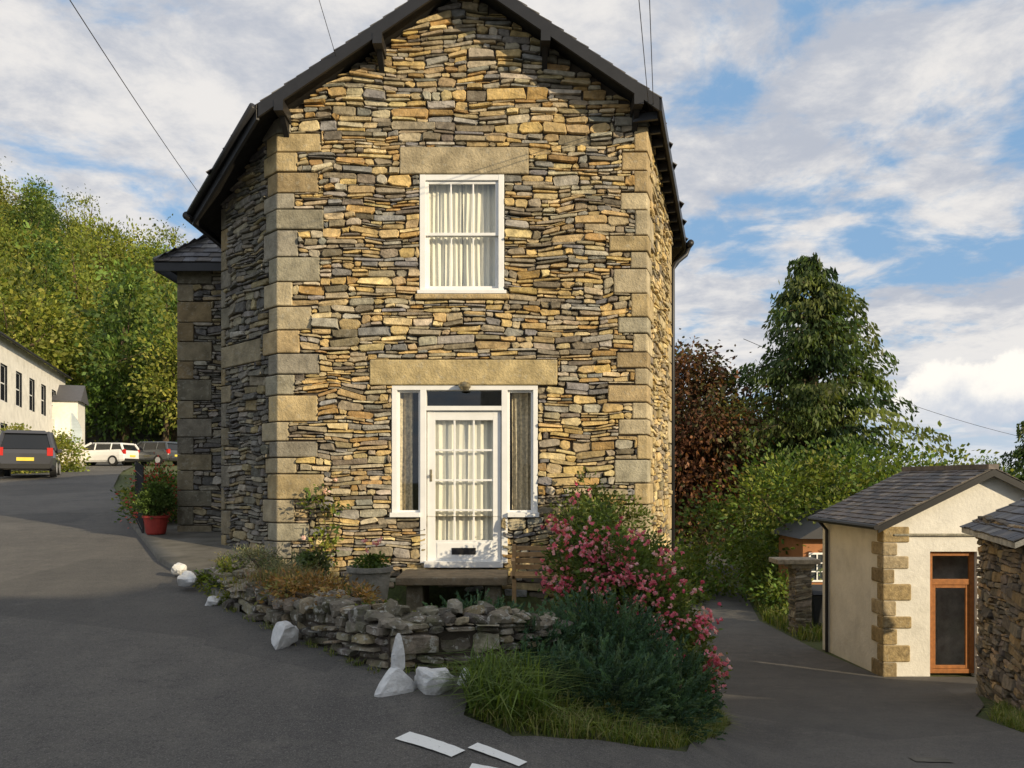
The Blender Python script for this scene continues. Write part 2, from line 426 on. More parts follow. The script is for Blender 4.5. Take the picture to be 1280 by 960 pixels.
while z<5.5:
    hh=R.uniform(.25,.36); z1=min(z+hh,5.6)
    if 3.0<z<3.3: lb=WL-.45
    else: lb=R.uniform(.08,.16) if i%2 else R.uniform(.2,.3)
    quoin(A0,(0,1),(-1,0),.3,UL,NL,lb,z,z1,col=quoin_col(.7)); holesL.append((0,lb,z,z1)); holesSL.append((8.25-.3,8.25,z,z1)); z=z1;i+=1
z=-1.9;i=0
while z<5.5:
    hh=R.uniform(.28,.4); z1=min(z+hh,5.7)
    quoin(A3,(-UR[0],-UR[1]),NR,.3 if i%2 else .5,(0,1),(1,0),.5 if i%2 else .3,z,z1); la=.3 if i%2 else .5
    holesR.append((WR-la,WR,z,z1)); holesRb.append((0,.8-la,z,z1)); z=z1;i+=1
quo.box(-1.485,.22,10.56,10.9,5.645,6.0,(.41,.34,.22)); quo.box(-1.88,.60,10.555,10.9,2.855,3.19,(.48,.38,.20))
quo.box(-1.28,-.04,10.53,10.85,3.985,4.055,(.48,.36,.19))
quo.build('quoins_and_lintels',[m_quoin],house,bevel=.016)
st=MB()
stones(st,A1,UF,NF,WF,-.4,8.2,holesF,PAL_F,wt,seed=1)
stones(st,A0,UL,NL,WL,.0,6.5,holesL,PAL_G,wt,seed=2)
stones(st,A2,UR,NR,WR,-2.0,6.6,holesR,PAL_R,wt,seed=3)
stones(st,(2.65,13.4),(0,1),(1,0),6.6,-2.4,5.9,holesRb,PAL_R,wt,seed=4,band=(.24,.38),ln=(.25,.7))
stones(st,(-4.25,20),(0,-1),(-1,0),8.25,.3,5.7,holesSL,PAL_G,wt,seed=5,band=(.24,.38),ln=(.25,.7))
st.build('rubble_walls',[m_stone],house)
bk=MB()
sheet(bk,A1,UF,NF,WF,-.6,6.38,opens,-.02)
bk.add([(-3.1,10.62,6.38),(1.78,10.62,6.38),(1.78,10.62,6.47),(RX,10.62,8.10)],[(0,1,2,3)])
def shell(P,Q,N,z0,d=.02):
    p=(P[0]-N[0]*d,P[1]-N[1]*d);q=(Q[0]-N[0]*d,Q[1]-N[1]*d)
    bk.add([(*p,z0),(*q,z0),(*q,wt(*Q)),(*p,wt(*P))],[(0,1,2,3)])
shell(A0,A1,NL,-.4);shell(A2,A3,NR,-2.4);shell(A3,(2.65,20),(1,0),-2.6);shell((-4.25,20),A0,(-1,0),-.4)
bk.add([(-4.25,20,-2),(2.65,20,-2.6),(2.65,20,wt(2.65,0)),(RX,20,8.08),(-4.25,20,wt(-4.25,0))],[(0,1,2,3,4)])
for (p,q,s,t) in opens[:2]:
    x0,x1=-3.1+p,-3.1+q
    for vs in ([(x0,10.61,s),(x0,10.85,s),(x0,10.85,t),(x0,10.61,t)],[(x1,10.61,s),(x1,10.85,s),(x1,10.85,t),(x1,10.61,t)],[(x0,10.61,s),(x1,10.61,s),(x1,10.85,s),(x0,10.85,s)],[(x0,10.61,t),(x1,10.61,t),(x1,10.85,t),(x0,10.85,t)]):
        bk.add(vs,[(0,1,2,3)],(.4,.34,.22),1)
bk.box(-1.145,-1.13,10.61,10.85,.45,1.12,(.3,.26,.2),1);bk.box(-.145,-.13,10.61,10.85,.45,1.12,(.3,.26,.2),1)
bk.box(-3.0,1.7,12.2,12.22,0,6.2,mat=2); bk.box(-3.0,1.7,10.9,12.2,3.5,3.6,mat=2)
bk.build('wall_core',[m_mortar,m_quoin,m_dark],house)
# windows
wf=MB(); gl=MB(); cu=MB()
def frame(mb,x0,x1,z0,z1,y,w,d=.06,mat=0):
    mb.box(x0,x0+w,y,y+d,z0,z1,mat=mat);mb.box(x1-w,x1,y,y+d,z0,z1,mat=mat)
    mb.box(x0+w,x1-w,y+.003,y+d,z1-w,z1,mat=mat);mb.box(x0+w,x1-w,y+.003,y+d,z0,z0+w,mat=mat)
def bars(mb,x0,x1,z0,z1,y,nv,nh,w=.02,mat=0,d=.03):
    for k in range(1,nv): x=x0+(x1-x0)*k/nv; mb.box(x-w/2,x+w/2,y,y+d,z0,z1,mat=mat)
    for k in range(1,nh): z=z0+(z1-z0)*k/nh; mb.box(x0,x1,y+.003,y+d-.003,z-w/2,z+w/2,mat=mat)
def glass(x0,x1,z0,z1,y): gl.add([(x0,y,z0),(x1,y,z0),(x1,y,z1),(x0,y,z1)],[(0,1,2,3)])
def curtain(mb,x0,x1,z0,z1,y,folds=9,amp=.025,mat=0,seed=0):
    n=folds*10; vs=[];
    for k in range(n+1):
        t=k/n; x=x0+(x1-x0)*t
        for r in range(5):
            zz=z0+(z1-z0)*r/4
            ph=t*folds*2*math.pi+2.2*noise.noise((t*4+seed,r*.3,0))
            am=amp*(.6+.8*abs(noise.noise((t*5+seed,.3,9))))
            vs.append((x+.006*math.sin(ph*2),y+am*math.sin(ph)*(1-.4*r/4)+.02*noise.noise((t*7+seed,r*.5,3)),zz))
    fs=[(k*5+r,(k+1)*5+r,(k+1)*5+r+1,k*5+r+1) for k in range(n) for r in range(4)]
    mb.add(vs,fs,mat=mat)
x0,x1,z0,z1=-1.22,-.105,4.06,5.64; y=10.575
frame(wf,x0,x1,z0,z1,y,.075,.11)
zm=4.84
frame(wf,x0+.075,x1-.075,zm,z1-.075,y+.03,.04,.035); frame(wf,x0+.075,x1-.075,z0+.075,zm+.04,y+.068,.045,.03)
bars(wf,x0+.115,x1-.115,zm+.04,z1-.115,y+.035,3,1,.02,d=.022); bars(wf,x0+.12,x1-.12,z0+.12,zm,y+.072,3,1,.02,d=.022)
wf.box(x0-.03,x1+.03,y-.04,y+.02,z0-.002,z0+.045)
glass(x0+.11,x1-.11,zm+.03,z1-.1,y+.05); glass(x0+.11,x1-.11,z0+.1,zm+.01,y+.085)
curtain(cu,x0+.03,(x0+x1)/2-.01,z0+.05,z1-.03,10.745,7,.026,0,1); curtain(cu,(x0+x1)/2+.0,x1-.03,z0+.05,z1-.03,10.75,7,.026,0,5)
wf.build('upper_window_frame',[m_white],house,bevel=.004)
df=MB()
X0,X1,D0,D1=-1.59,.34,-1.135,-.138
y=10.58
df.box(X0,X1,y,y+.14,2.79,2.85)
df.box(X0,X0+.07,y,y+.14,1.17,2.79);df.box(X1-.06,X1,y,y+.14,1.17,2.79)
df.box(D0-.08,D0,y-.004,y+.14,.5,2.79);df.box(D1,D1+.08,y-.004,y+.14,.5,2.79)
df.box(D0,D1,y-.002,y+.14,2.52,2.58)
df.box(X0-.02,D0-.08,y-.06,y+.14,1.11,1.17);df.box(D1+.08,X1+.02,y-.06,y+.14,1.11,1.17)
frame(df,X0+.07,D0-.08,1.17,2.79,y+.05,.028,.05);frame(df,D1+.08,X1-.06,1.17,2.79,y+.05,.028,.05)
glass(X0+.07,D0-.08,1.17,2.79,y+.075);glass(D1+.08,X1-.06,1.17,2.79,y+.075);glass(D0,D1,2.58,2.79,y+.075)
df.build('door_surround',[m_white],house,bevel=.004)
dr=MB(); a,b=D0+.01,D1-.01; y=10.62
sw=.105
dr.box(a,a+sw,y,y+.05,.53,2.515);dr.box(b-sw,b,y,y+.05,.53,2.515)
dr.box(a+sw,b-sw,y+.002,y+.05,2.395,2.515);dr.box(a+sw,b-sw,y+.002,y+.05,.53,.80)
bars(dr,a+sw,b-sw,.80,2.395,y+.008,3,4,.026)
dr.box(a+.13,b-.13,y-.006,y+.01,.565,.765)
dr.box(-.80,-.48,y-.014,y+.005,.61,.70,mat=1)
dr.box(-.79,-.49,y-.018,y-.012,.635,.675,mat=1)
dr.tube([(a+.05,y,1.66),(a+.05,y-.05,1.66)],.02,10,mat=2); dr.box(a+.035,a+.065,y-.008,y+.004,1.58,1.74,mat=2)
dr.box(D0-.02,D1+.02,10.50,10.72,.45,.53,mat=0)
dr.build('front_door',[m_white,m_black,m_brass],house,bevel=.003)
glass(a+sw,b-sw,.80,2.395,y+.026)
gl.build('window_glass',[m_glass],house)
curtain(cu,a+.06,b-.06,.6,2.40,10.725,9,.02,0,9)
curtain(cu,X1-.34,X1-.03,1.1,2.85,10.77,4,.035,1,2); curtain(cu,X0+.03,X0+.26,1.1,2.85,10.77,3,.035,1,6)
cu.build('curtains',[m_cloth,m_cloth2],house,smooth=True)
lp=MB(); lp.lathe((-.62,10.5,2.77),[(0,0),(.05,.01),(.08,.05),(.085,.08),(.06,.11),(.02,.12),(0,.12)],16); lp.box(-.65,-.59,10.5,10.6,2.84,2.88)
lp.build('porch_lamp',[m_brass],house,smooth=False)
# roof
def clip_tiles(mb,P0,Uv,Vv,w,l,inside,tw=.26,th=.19,cols=((.10,.10,.11),(.075,.075,.085),(.13,.125,.12),(.09,.08,.075)),mat=0,thick=.014,mr=0):
    P0=Vector(P0);Uv=Vector(Uv).normalized();Vv=Vector(Vv).normalized();n=Uv.cross(Vv).normalized()
    if n.z<0:n=-n
    r=0;s=0.
    while s<l-.02:
        t=-(tw/2 if r%2 else 0)
        while t<w:
            twj=tw*R.uniform(.8,1.2); a=max(t,0)+.003;b=min(t+twj,w)-.003
            if b-a>.03:
                c=P0+Uv*(a+b)/2+Vv*(s+.02)
                if inside is None or inside(c.x,c.y):
                    s0=s-R.uniform(0,.02); s1=min(s+th*1.5,l)
                    k=R.uniform(.7,1.25); cc=R.choice(cols); cc=(cc[0]*k,cc[1]*k,cc[2]*k)
                    lo=.022+R.uniform(0,.01); hi=.004
                    vs=[]
                    for (q,ss,hh) in ((a,s0,lo),(b,s0,lo),(b,s1,hi),(a,s1,hi)): vs.append(P0+Uv*q+Vv*ss+n*(hh-thick if ss==s0 else hh-.004))
                    for (q,ss,hh) in ((a,s0,lo),(b,s0,lo),(b,s1,hi),(a,s1,hi)): vs.append(P0+Uv*q+Vv*ss+n*hh)
                    mb.add(vs,[(4,5,6,7),(0,1,5,4),(1,2,6,5),(3,0,4,7)],cc,mat)
            t+=twj
        s+=th;r+=1
rf=MB()
PL=[(RX,10.25),(-3.24,10.25),(-4.6,11.6),(-4.6,20.2),(RX,20.2)]
PR=[(RX,10.25),(1.88,10.25),(2.98,13.85),(2.98,20.2),(RX,20.2)]
for P in (PL,PR):
    n=len(P); vs=[(x,y,rt(x,y)-.03) for x,y in P]+[(x,y,rt(x,y)-.10) for x,y in P]
    rf.add(vs,[tuple(range(n)),tuple(range(2*n-1,n-1,-1))]+[(k,(k+1)%n,n+(k+1)%n,n+k) for k in range(n)],(.05,.045,.04),1)
def ip(P): return lambda x,y: bool(inpoly(np.array([x]),np.array([y]),P)[0])
cs=1/math.hypot(1,SL)
clip_tiles(rf,(-4.62,10.22,rt(-4.62,0)-.02),(0,1,0),(cs,0,SL*cs),10,4.0/cs,ip([(-4.65,11.55),(-3.26,10.2),(RX+.1,10.2),(RX+.1,21),(-4.65,21)]))
clip_tiles(rf,(3.0,10.22,rt(3.0,0)-.02),(0,1,0),(-cs,0,SL*cs),10,3.64/cs,ip([(RX-.1,10.2),(1.9,10.2),(3.02,13.8),(3.02,21),(RX-.1,21)]))
for k in range(34): rf.box(RX-.1,RX+.1,10.2+k*.3,10.49+k*.3,RZ-.02,RZ+.07,(.09,.085,.085))
rf.build('slate_roof',[m_slate,m_dark],house)
bb=MB()
def board(P,Q,w=.17,t=.04,zo=-.02):
    P=Vector((*P,rt(*P)+zo));Q=Vector((*Q,rt(*Q)+zo)); d=(Q-P).normalized(); nn=Vector((d.y,-d.x,0)).normalized()*t
    vs=[P,Q,Q-Vector((0,0,w)),P-Vector((0,0,w))]; vs+=[v+nn for v in vs]
    bb.add(vs,[(0,1,2,3),(7,6,5,4),(0,4,5,1),(1,5,6,2),(2,6,7,3),(3,7,4,0)])
board((-3.24,10.25),(RX,10.25));board((RX,10.25),(1.88,10.25));board((-4.6,11.6),(-3.24,10.25),.2);board((1.88,10.25),(2.98,13.85),.16)
board((-4.6,20),(-4.6,11.6),.16);board((2.98,13.85),(2.98,20),.16)
for x in (-2.98,-1.72,.43,1.62):
    z=rt(x,0)-.15; bb.box(x-.06,x+.06,10.2,10.62,z-.14,z+.0)
    bb.add([(x-.035,10.6,z-.34),(x+.035,10.6,z-.34),(x+.035,10.6,z-.1),(x-.035,10.6,z-.1),(x-.035,10.32,z-.12),(x+.035,10.32,z-.12)],[(0,1,5,4),(0,4,3),(1,2,5),(2,3,4,5)])
for k in range(13):
    t=(k+.5)/13; x=1.88+1.1*t;y=10.25+3.6*t; z=rt(x,y)-.1
    bb.box(-.32,.0,-.025,.025,-.10,0,M=Matrix.Translation((x-.03,y,z))@Matrix.Rotation(math.atan2(NR[1],NR[0]),4,'Z'))
bb.build('bargeboards',[m_black],house)
gt=MB()
zl=rt(-4.6,0)-.1; zr=rt(2.98,0)-.1
gt.tube([(-4.68,11.5,zl),(-4.68,20,zl-.03)],.06,10); gt.tube([(3.06,13.7,zr),(3.06,20,zr-.03)],.06,10)
gt.tube([(3.06,13.8,zr-.03),(3.0,13.8,zr-.18),(2.78,13.62,zr-.38),(2.72,13.55,zr-.5),(2.72,13.55,-2)],.038,10)
gt.tube([(-3.3,10.2,rt(-3.24,0)-.06),(-4.66,11.55,zl+.03)],.05,10)
gt.build('gutters',[m_black],house,smooth=True)

# left wing
wing=empty('stone_house_wing')
wm=MB(); WX=-5.5;WY=13.2
ql=MB(); z=.25;i=0
wing_holes=[]
while z<5.05:
    hh=R.uniform(.26,.36);z1=min(z+hh,5.12);la=.55 if i%2 else .25
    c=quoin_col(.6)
    ql.prism([(WX-.02,WY-.02),(WX+la,WY-.02),(WX+la,WY+.12),(WX+.12,WY+.12),(WX+.12,WY+(.36 if i%2 else .6)),(WX-.02,WY+(.36 if i%2 else .6))],z+.006,z1-.006,c)
    wing_holes.append((0,la,z,z1)); z=z1;i+=1
ql.build('wing_quoins',[m_quoin],wing,bevel=.012)
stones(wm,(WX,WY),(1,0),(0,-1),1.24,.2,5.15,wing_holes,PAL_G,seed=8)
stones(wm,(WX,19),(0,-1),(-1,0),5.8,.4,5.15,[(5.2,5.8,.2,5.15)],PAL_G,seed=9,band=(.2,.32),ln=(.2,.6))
wm.build('wing_walls',[m_stone],wing)
wc=MB(); wc.box(WX+.02,-4.27,WY+.02,19,-.3,5.14); wc.build('wing_core',[m_mortar],wing)
wr=MB()
e=.28; ez=5.12; ex0=WX-e;ey0=WY-e; rx=-4.3; rz=6.45
ap=(rx,WY-e+(rx-ex0),rz)
wr.add([(ex0,ey0,ez),(-4.28,ey0,ez),(rx,ap[1],rz),(ex0,19.2,ez),(rx,19.2,rz)],[(0,1,2),(0,2,4,3)],(.05,.05,.055),0)
sl=(rz-ez)/(rx-ex0); cc=1/math.hypot(1,sl)
clip_tiles(wr,(ex0,ey0,ez),(1,0,0),(0,cc,sl*cc),rx-ex0,(rx-ex0)/cc,lambda x,y:(x-ex0)>(y-ey0)-.05,tw=.22,th=.16)
clip_tiles(wr,(ex0,ey0,ez),(0,1,0),(cc,0,sl*cc),6,(rx-ex0)/cc,lambda x,y:(x-ex0)<(y-ey0)+.05,tw=.22,th=.16)
wr.tube([(ex0,ey0,ez+.03),(rx,ap[1],rz+.03)],.04,6,(.12,.12,.12))
wr.box(ex0,-4.3,ey0,ey0+.03,ez-.14,ez-.01,mat=1); wr.box(ex0,ex0+.03,ey0+.03,19.2,ez-.14,ez-.01,mat=1)
wr.box(ex0+.03,-4.3,ey0+.03,WY,ez-.05,ez-.03,mat=1)
wr.build('wing_roof',[m_slate,m_black],wing)

# ------------------------------------------------------------------ rocks / garden wall
def ico(sub):
    B=bmesh.new(); bmesh.ops.create_icosphere(B,subdivisions=sub,radius=1); B.verts.ensure_lookup_table()
    r=([v.co.copy() for v in B.verts],[tuple(v.index for v in f.verts) for f in B.faces]); B.free(); return r
ICOS={2:ico(2),3:ico(3)}
def rock(mb,c,r,seed=0,col=(.8,.8,.8),mat=0,rough=.35,rot=0,point=0,sub=2,fac=5):
    vs=[]; IV,IF=ICOS[sub]; rr=random.Random(int(seed*1000))
    pl=[Vector((rr.gauss(0,1),rr.gauss(0,1),rr.gauss(0,1))).normalized() for _ in range(fac)]; pd=[rr.uniform(.55,.85) for _ in pl]
    for v in IV:
        d=v.normalized(); k=1+rough*noise.noise(d*1.3+Vector((seed*7.3,seed,0)))
        q=Vector([math.copysign(abs(t)**.7,t) for t in d])*k
        for n_,dd in zip(pl,pd):
            e_=q.dot(n_)-dd
            if e_>0: q=q-n_*e_*.9
        p=Vector((q.x*r[0],q.y*r[1],q.z*r[2]))
        if point and p.z>0: s=1-min(.7,p.z/(r[2])*point); p.x*=s;p.y*=s
        ca,sa=math.cos(rot),math.sin(rot)
        vs.append((c[0]+p.x*ca-p.y*sa,c[1]+p.x*sa+p.y*ca,c[2]+p.z))
    mb.add(vs,IF,col,mat)
gw=MB()
GP=[(-3.5,9.2),(-2.75,7.95),(-1.72,6.72),(-.9,5.85),(-.1,6.1),(.35,6.5)]
GT=[.62,.6,.57,.62,.60,.5]
core=MB()
for i in range(len(GP)-1):
    P=Vector(GP[i]);Q=Vector(GP[i+1]); d=(Q-P);L=d.length;d/=L; n=Vector((d.y,-d.x))
    if n.y>0: n=-n
    topf=lambda x,y,P=P,d=d,L=L,i=i: GT[i]+(GT[i+1]-GT[i])*max(0,min(1,((x-P.x)*d.x+(y-P.y)*d.y)/L))-.06+.08*noise.noise((x*2.3,y*2.3,4))
    stones(gw,P,d,n,L,-.2,.75,(),PAL_W,topf,band=(.12,.2),ln=(.10,.36),dep=.08,A=.06,gap=(.005,.014),seed=20+i)
    P2=P-n*.32;
    stones(gw,P2,d,-n,L,-.2,.7,(),PAL_W,topf,band=(.13,.22),ln=(.12,.36),dep=.05,A=.04,gap=(.004,.012),seed=30+i)
    core.prism([(P.x,P.y),(Q.x,Q.y),(Q.x-n.x*.32,Q.y-n.y*.32),(P.x-n.x*.32,P.y-n.y*.32)],-.4,min(GT[i],GT[i+1])-.12)
    s=0
    while s<L:
        w=R.uniform(.05,.14); 
        for off in (.02,.2):
            c=P+d*(s+w)-n*(off+R.uniform(-.03,.06)); z=topf(c.x,c.y)
            rock(gw,(c.x,c.y,z+R.uniform(-.02,.045)),(w*1.05,R.uniform(.07,.12),R.uniform(.03,.08)),R.uniform(0,50),pick(PAL_W),rot=math.atan2(d.y,d.x)+R.uniform(-.4,.4),rough=.5)
        s+=w*1.6
wallE=empty('garden_wall')
gw.build('wall_stones',[m_wstone],wallE); core.build('wall_core',[m_mortar],wallE)
def wstone(x,y,r,seed,point=0,dz=.4,extra=None):
    mb=MB(); rock(mb,(x,y,h(x,y)+r[2]*dz),r,seed,point=point,rot=seed,rough=.5,sub=3,fac=9)
    if extra: rock(mb,(x+extra[0],y+extra[1],h(x,y)+extra[2]),extra[3],seed+3,rough=.3,point=.4,sub=3,fac=6)
    ob=mb.build('whitewashed_stone',[m_whitestone],smooth=False)
wstone(-.80,5.42,(.20,.13,.17),1.2,dz=.2,extra=(.03,0,.26,(.05,.045,.15)),point=.45)
wstone(-.53,5.42,(.18,.13,.13),2); wstone(-.31,5.60,(.1,.08,.1),3)
wstone(-1.86,6.5,(.13,.1,.12),4,dz=.7); wstone(-3.55,8.75,(.14,.1,.085),5,dz=1.4); wstone(-3.95,9.5,(.11,.09,.08),6,dz=1.4); wstone(-3.0,8.05,(.09,.08,.07),8)

sb=MB(); sb.box(-1.4,-.05,9.6,10.48,.33,.43,(.26,.20,.13)); sb.box(-1.28,-1.08,9.68,10.45,0,.33,(.2,.17,.12)); sb.box(-.33,-.13,9.68,10.45,0,.33,(.2,.17,.12))
sb.build('stone_bench',[m_quoin],bevel=.015)
wb=MB(); bz=.17
for k in range(5): wb.box(-.02,.80,9.2+k*.09,9.27+k*.09,bz+.30,bz+.33)
for x in (-.0,.74):
    for yy in (9.22,9.58): wb.box(x,x+.05,yy,yy+.05,0,bz+(.30 if yy<9.5 else .66))
for k in range(4): wb.box(.05,.74,9.59,9.61,bz+.36+k*.075,bz+.415+k*.075)
wb.box(-.01,.04,9.2,9.63,bz+.46,bz+.50); wb.box(.75,.80,9.2,9.63,bz+.46,bz+.50)
wb.box(0,.035,9.2,9.24,bz+.3,bz+.46); wb.box(.76,.795,9.2,9.24,bz+.3,bz+.46)
wb.build('wooden_bench',[m_wood2],bevel=.004)

# ------------------------------------------------------------------ foliage tools
def unit(a): return a/np.maximum(np.linalg.norm(a,axis=1,keepdims=True),1e-9)
def leafquads(C,L,Wd,axis=None,up=.3):
    n=len(C); a=unit(G.normal(size=(n,3))) if axis is None else unit(axis+G.normal(size=(n,3))*.35)
    b=unit(np.cross(a,G.normal(size=(n,3))+np.array([0,0,up])))
    L=np.asarray(L).reshape(-1,1);Wd=np.asarray(Wd).reshape(-1,1)
    a=a*L*.5;b=b*Wd*.5
    V=np.stack([C-a,C+b-a*.1,C+a,C-b-a*.1],1).reshape(-1,3); F=np.arange(4*n).reshape(n,4); return V,F
def clumps(blobs,K,per,rc,size,pal,asp=.6,shell=.55,flat=.8,droop=0,cv=.25,lv=.2):
    bl=np.array(blobs,float); vol=bl[:,3]*bl[:,4]*bl[:,5]; idx=G.choice(len(bl),K,p=vol/vol.sum())
    d=unit(G.normal(size=(K,3))); r=(shell+(1-shell)*G.random(K)**.7)[:,None]*(1+.12*G.normal(size=(K,1)).clip(-1,1))
    cc=bl[idx,:3]+d*r*bl[idx,3:6]
    pal=np.array(pal); ccol=pal[G.integers(len(pal),size=K)]*(1+cv*G.normal(size=(K,1))).clip(.4,1.8)
    k=np.repeat(np.arange(K),per); n=len(k)
    off=G.normal(size=(n,3)).clip(-2,2)*rc*np.array([1,1,flat])*.5*(.6+.8*G.random(K))[k][:,None]
    C=cc[k]+off; 
    ax=unit(d[k]*.6+unit(off)+np.array([0,0,-droop]))
    sz=size*(.6+.8*G.random(n)); V,F=leafquads(C,sz,sz*asp,ax)
    col=(ccol[k]*(1+lv*G.normal(size=(n,1))).clip(.4,1.7)).clip(.005,1)
    return V,F,np.repeat(col,4,0),cc
def combine(parts):
    V=[];F=[];C=[];M=[];o=0
    for v,f,c,m in parts:
        V.append(v);F.append(f+o);C.append(np.broadcast_to(c,(len(v),3)));M.append(np.full(len(f),m));o+=len(v)
    return np.vstack(V),np.vstack(F),np.vstack(C),np.concatenate(M)
def tubeq(pts,rs,n=7):
    mb=MB(); mb.tube(pts,rs,n,caps=False); return np.array(mb.v),np.array(mb.f),np.array([1.,1,1]),1
def tree_mesh(name,blobs,K,per,rc,size,pal,trunk_h,tr,asp=.6,shell=.55,limbs=14,**kw):
    V,F,C,cc=clumps(blobs,K,per,rc,size,pal,asp,shell,**kw)
    parts=[(V,F,C,0)]
    t0=Vector((0,0,-.6)); pts=[t0]; 
    for k in range(1,6): pts.append(Vector((G.normal()*.12*tr*3,G.normal()*.12*tr*3,trunk_h*k/5)))
    parts.append(tubeq(pts,[tr*(1.25-.2*k) for k in range(6)],9))
    for k in range(limbs):
        q=Vector(cc[G.integers(len(cc))]); s=pts[R.randint(2,5)]
        mid=(s+q)/2+Vector((0,0,(q-s).length*.08)); parts.append(tubeq([s,mid,q],[tr*.42,tr*.25,tr*.06],5))
    return combine(parts)
def tree_obj(name,data,loc,rotz=0,sc=1):
    V,F,C,M=data; me=fast_mesh(name,V,F,C,[m_leaf,m_bark],M,obj=False)
    ob=bpy.data.objects.new(name,me); ob.location=loc; ob.rotation_euler=(0,0,rotz); ob.scale=(sc,)*3; COL.objects.link(ob); return ob
PG_Y=[(.17,.205,.035),(.21,.225,.04),(.13,.17,.03),(.25,.24,.05)]
PG_G=[(.08,.135,.028),(.10,.155,.035),(.06,.105,.025),(.14,.175,.035)]
PG_D=[(.045,.08,.025),(.06,.10,.028),(.075,.115,.03)]
vari=[]
for k in range(6):
    pal=[PG_Y,PG_G,PG_Y,PG_D,PG_Y,PG_G][k]
    if k in(1,4):
        bl=[(0,0,3+q*1.6,max(.4,2.9-q*.32),max(.4,2.9-q*.32),1.1) for q in range(8)]
    else:
        bl=[(0,0,7.5,4,4,4.5)]+[(G.normal()*2.2,G.normal()*2.2,6+G.random()*5,2.2,2.2,2) for _ in range(5)]
    d=tree_mesh('t',bl,100,42,1.6,.38,pal,9,.28,limbs=10,cv=.28,shell=.7)
    vari.append(fast_mesh('forest_tree_mesh',d[0],d[1],d[2],[m_leaf,m_bark],d[3],obj=False))
forest=empty('hillside_forest')
def place(par,x,y,v,s,dz=-.3):
    ob=bpy.data.objects.new('tree',vari[v]); ob.location=(x,y,h(x,y)+dz); ob.rotation_euler=(0,0,R.uniform(0,6.3)); ob.scale=(s,s,s*R.uniform(.9,1.25)); ob.parent=par; COL.objects.link(ob)
y=57
while y<165:
    x=-.86*y
    while x<-.26*y:
        s=R.uniform(.7,1.25)
        v=R.choice([0,0,1,2,3,4,4,4,5,1])
        if y<75 and -.5*y<x: v=R.choice([5,3,0])
        if not(y<62 and x<-.5*y): place(forest,x+R.uniform(-2,2),y+R.uniform(-2,2),v,s*(.6 if y<62 else 1))
        x+=R.uniform(4.5,7)
    y+=6.0
wood=empty('distant_woodland')
for k in range(70):
    y=R.uniform(95,170); x=R.uniform(-.2,.95)*y
    place(wood,x,y,R.choice([1,3,5,5,3]),R.uniform(.5,.7))
for k in range(26):
    y=R.uniform(48,80); x=R.uniform(.17,.36)*y
    place(wood,x,y,R.choice([5,3,5]),R.uniform(.6,.85))
bl=[(0,0,6.6,2.4,2.8,3.2),(-1.2,0,4,2.2,2.4,2.6),(.9,-.5,4.3,1.8,2.2,2.8),(-.5,0,8.6,1.5,1.7,1.5)]
tree_obj('copper_beech',tree_mesh('c',bl,240,100,1.2,.21,[(.15,.065,.035),(.11,.05,.03),(.19,.09,.045),(.065,.045,.025),(.08,.075,.03)],8,.35,droop=1.0,cv=.3),(8.2,36,h(9.2,36)))
tree_obj('copper_beech',tree_mesh('c',bl,170,80,1.3,.24,[(.12,.055,.035),(.08,.05,.028),(.06,.07,.03)],8,.35,droop=1.0,cv=.25),(6.2,42,h(6.2,42)),2,1.05)
def conifer(Ht,Rb,seed,nb=150,per=170):
    parts=[]; pts=[Vector((0,0,-.5)),Vector((.1,0,Ht*.35)),Vector((-.05,.05,Ht*.7)),Vector((0,0,Ht))]
    parts.append(tubeq(pts,[.38,.28,.14,.02],9))
    for k in range(nb):
        t=(k+.5)/nb; z=Ht*(.06+.92*t); az=G.random()*6.283
        env=Rb*min(1,(1-t)**.55*1.15+.04)*(.5+.62*G.random())*(.85 if t<.1 else 1)
        lobe=1+.22*math.sin(3*az+t*11); L=max(.4,env*lobe)
        dirv=np.array([math.cos(az),math.sin(az),0]); n=int(per*(.25+L/Rb))
        s=G.random(n)**.7
        rise=(.18 if t>.3 else -.02)+.4*max(0,t-.7)
        base=np.array([0,0,z]); P=base+dirv*(s*L)[:,None]; P[:,2]+=L*(rise*s+.22*np.sin(s*2.4)-.18*s*s)
        side=np.array([-dirv[1],dirv[0],0]); wd=(.12+.36*np.sin(np.pi*np.clip(s*.85+.1,0,1)))*min(L,2.4)*.5
        P+=side*(G.normal(size=n)*wd)[:,None]; P[:,2]-=np.abs(G.normal(size=n))*.36*(.3+1.1*s)
        ax=np.tile(dirv*.45+np.array([0,0,-.85]),(n,1)); sz=.27*(.5+.9*G.random(n))
        V,F=leafquads(P,sz,sz*.4,ax)
        base_c=np.array([(.065,.105,.032),(.095,.135,.038),(.045,.078,.028),(.13,.155,.045)][G.integers(4)])*(1+.2*G.normal())
        col=(base_c*(1+.22*G.normal(size=(n,1)))).clip(.006,1); parts.append((V,F,np.repeat(col,4,0),0))
        parts.append(tubeq([Vector((0,0,z)),Vector(tuple(base+dirv*L*.5+np.array([0,0,L*.25]))),Vector(tuple(base+dirv*L*.9+np.array([0,0,L*.15])))],[.07,.045,.012],4))
    return combine(parts)
tree_obj('western_red_cedar',conifer(14.3,4.3,1,190,230),(13.2,35,h(13.2,35)-.2))
tree_obj('pine_tree',conifer(8.8,2.4,2,90,110),(30.2,46,h(30,46)))
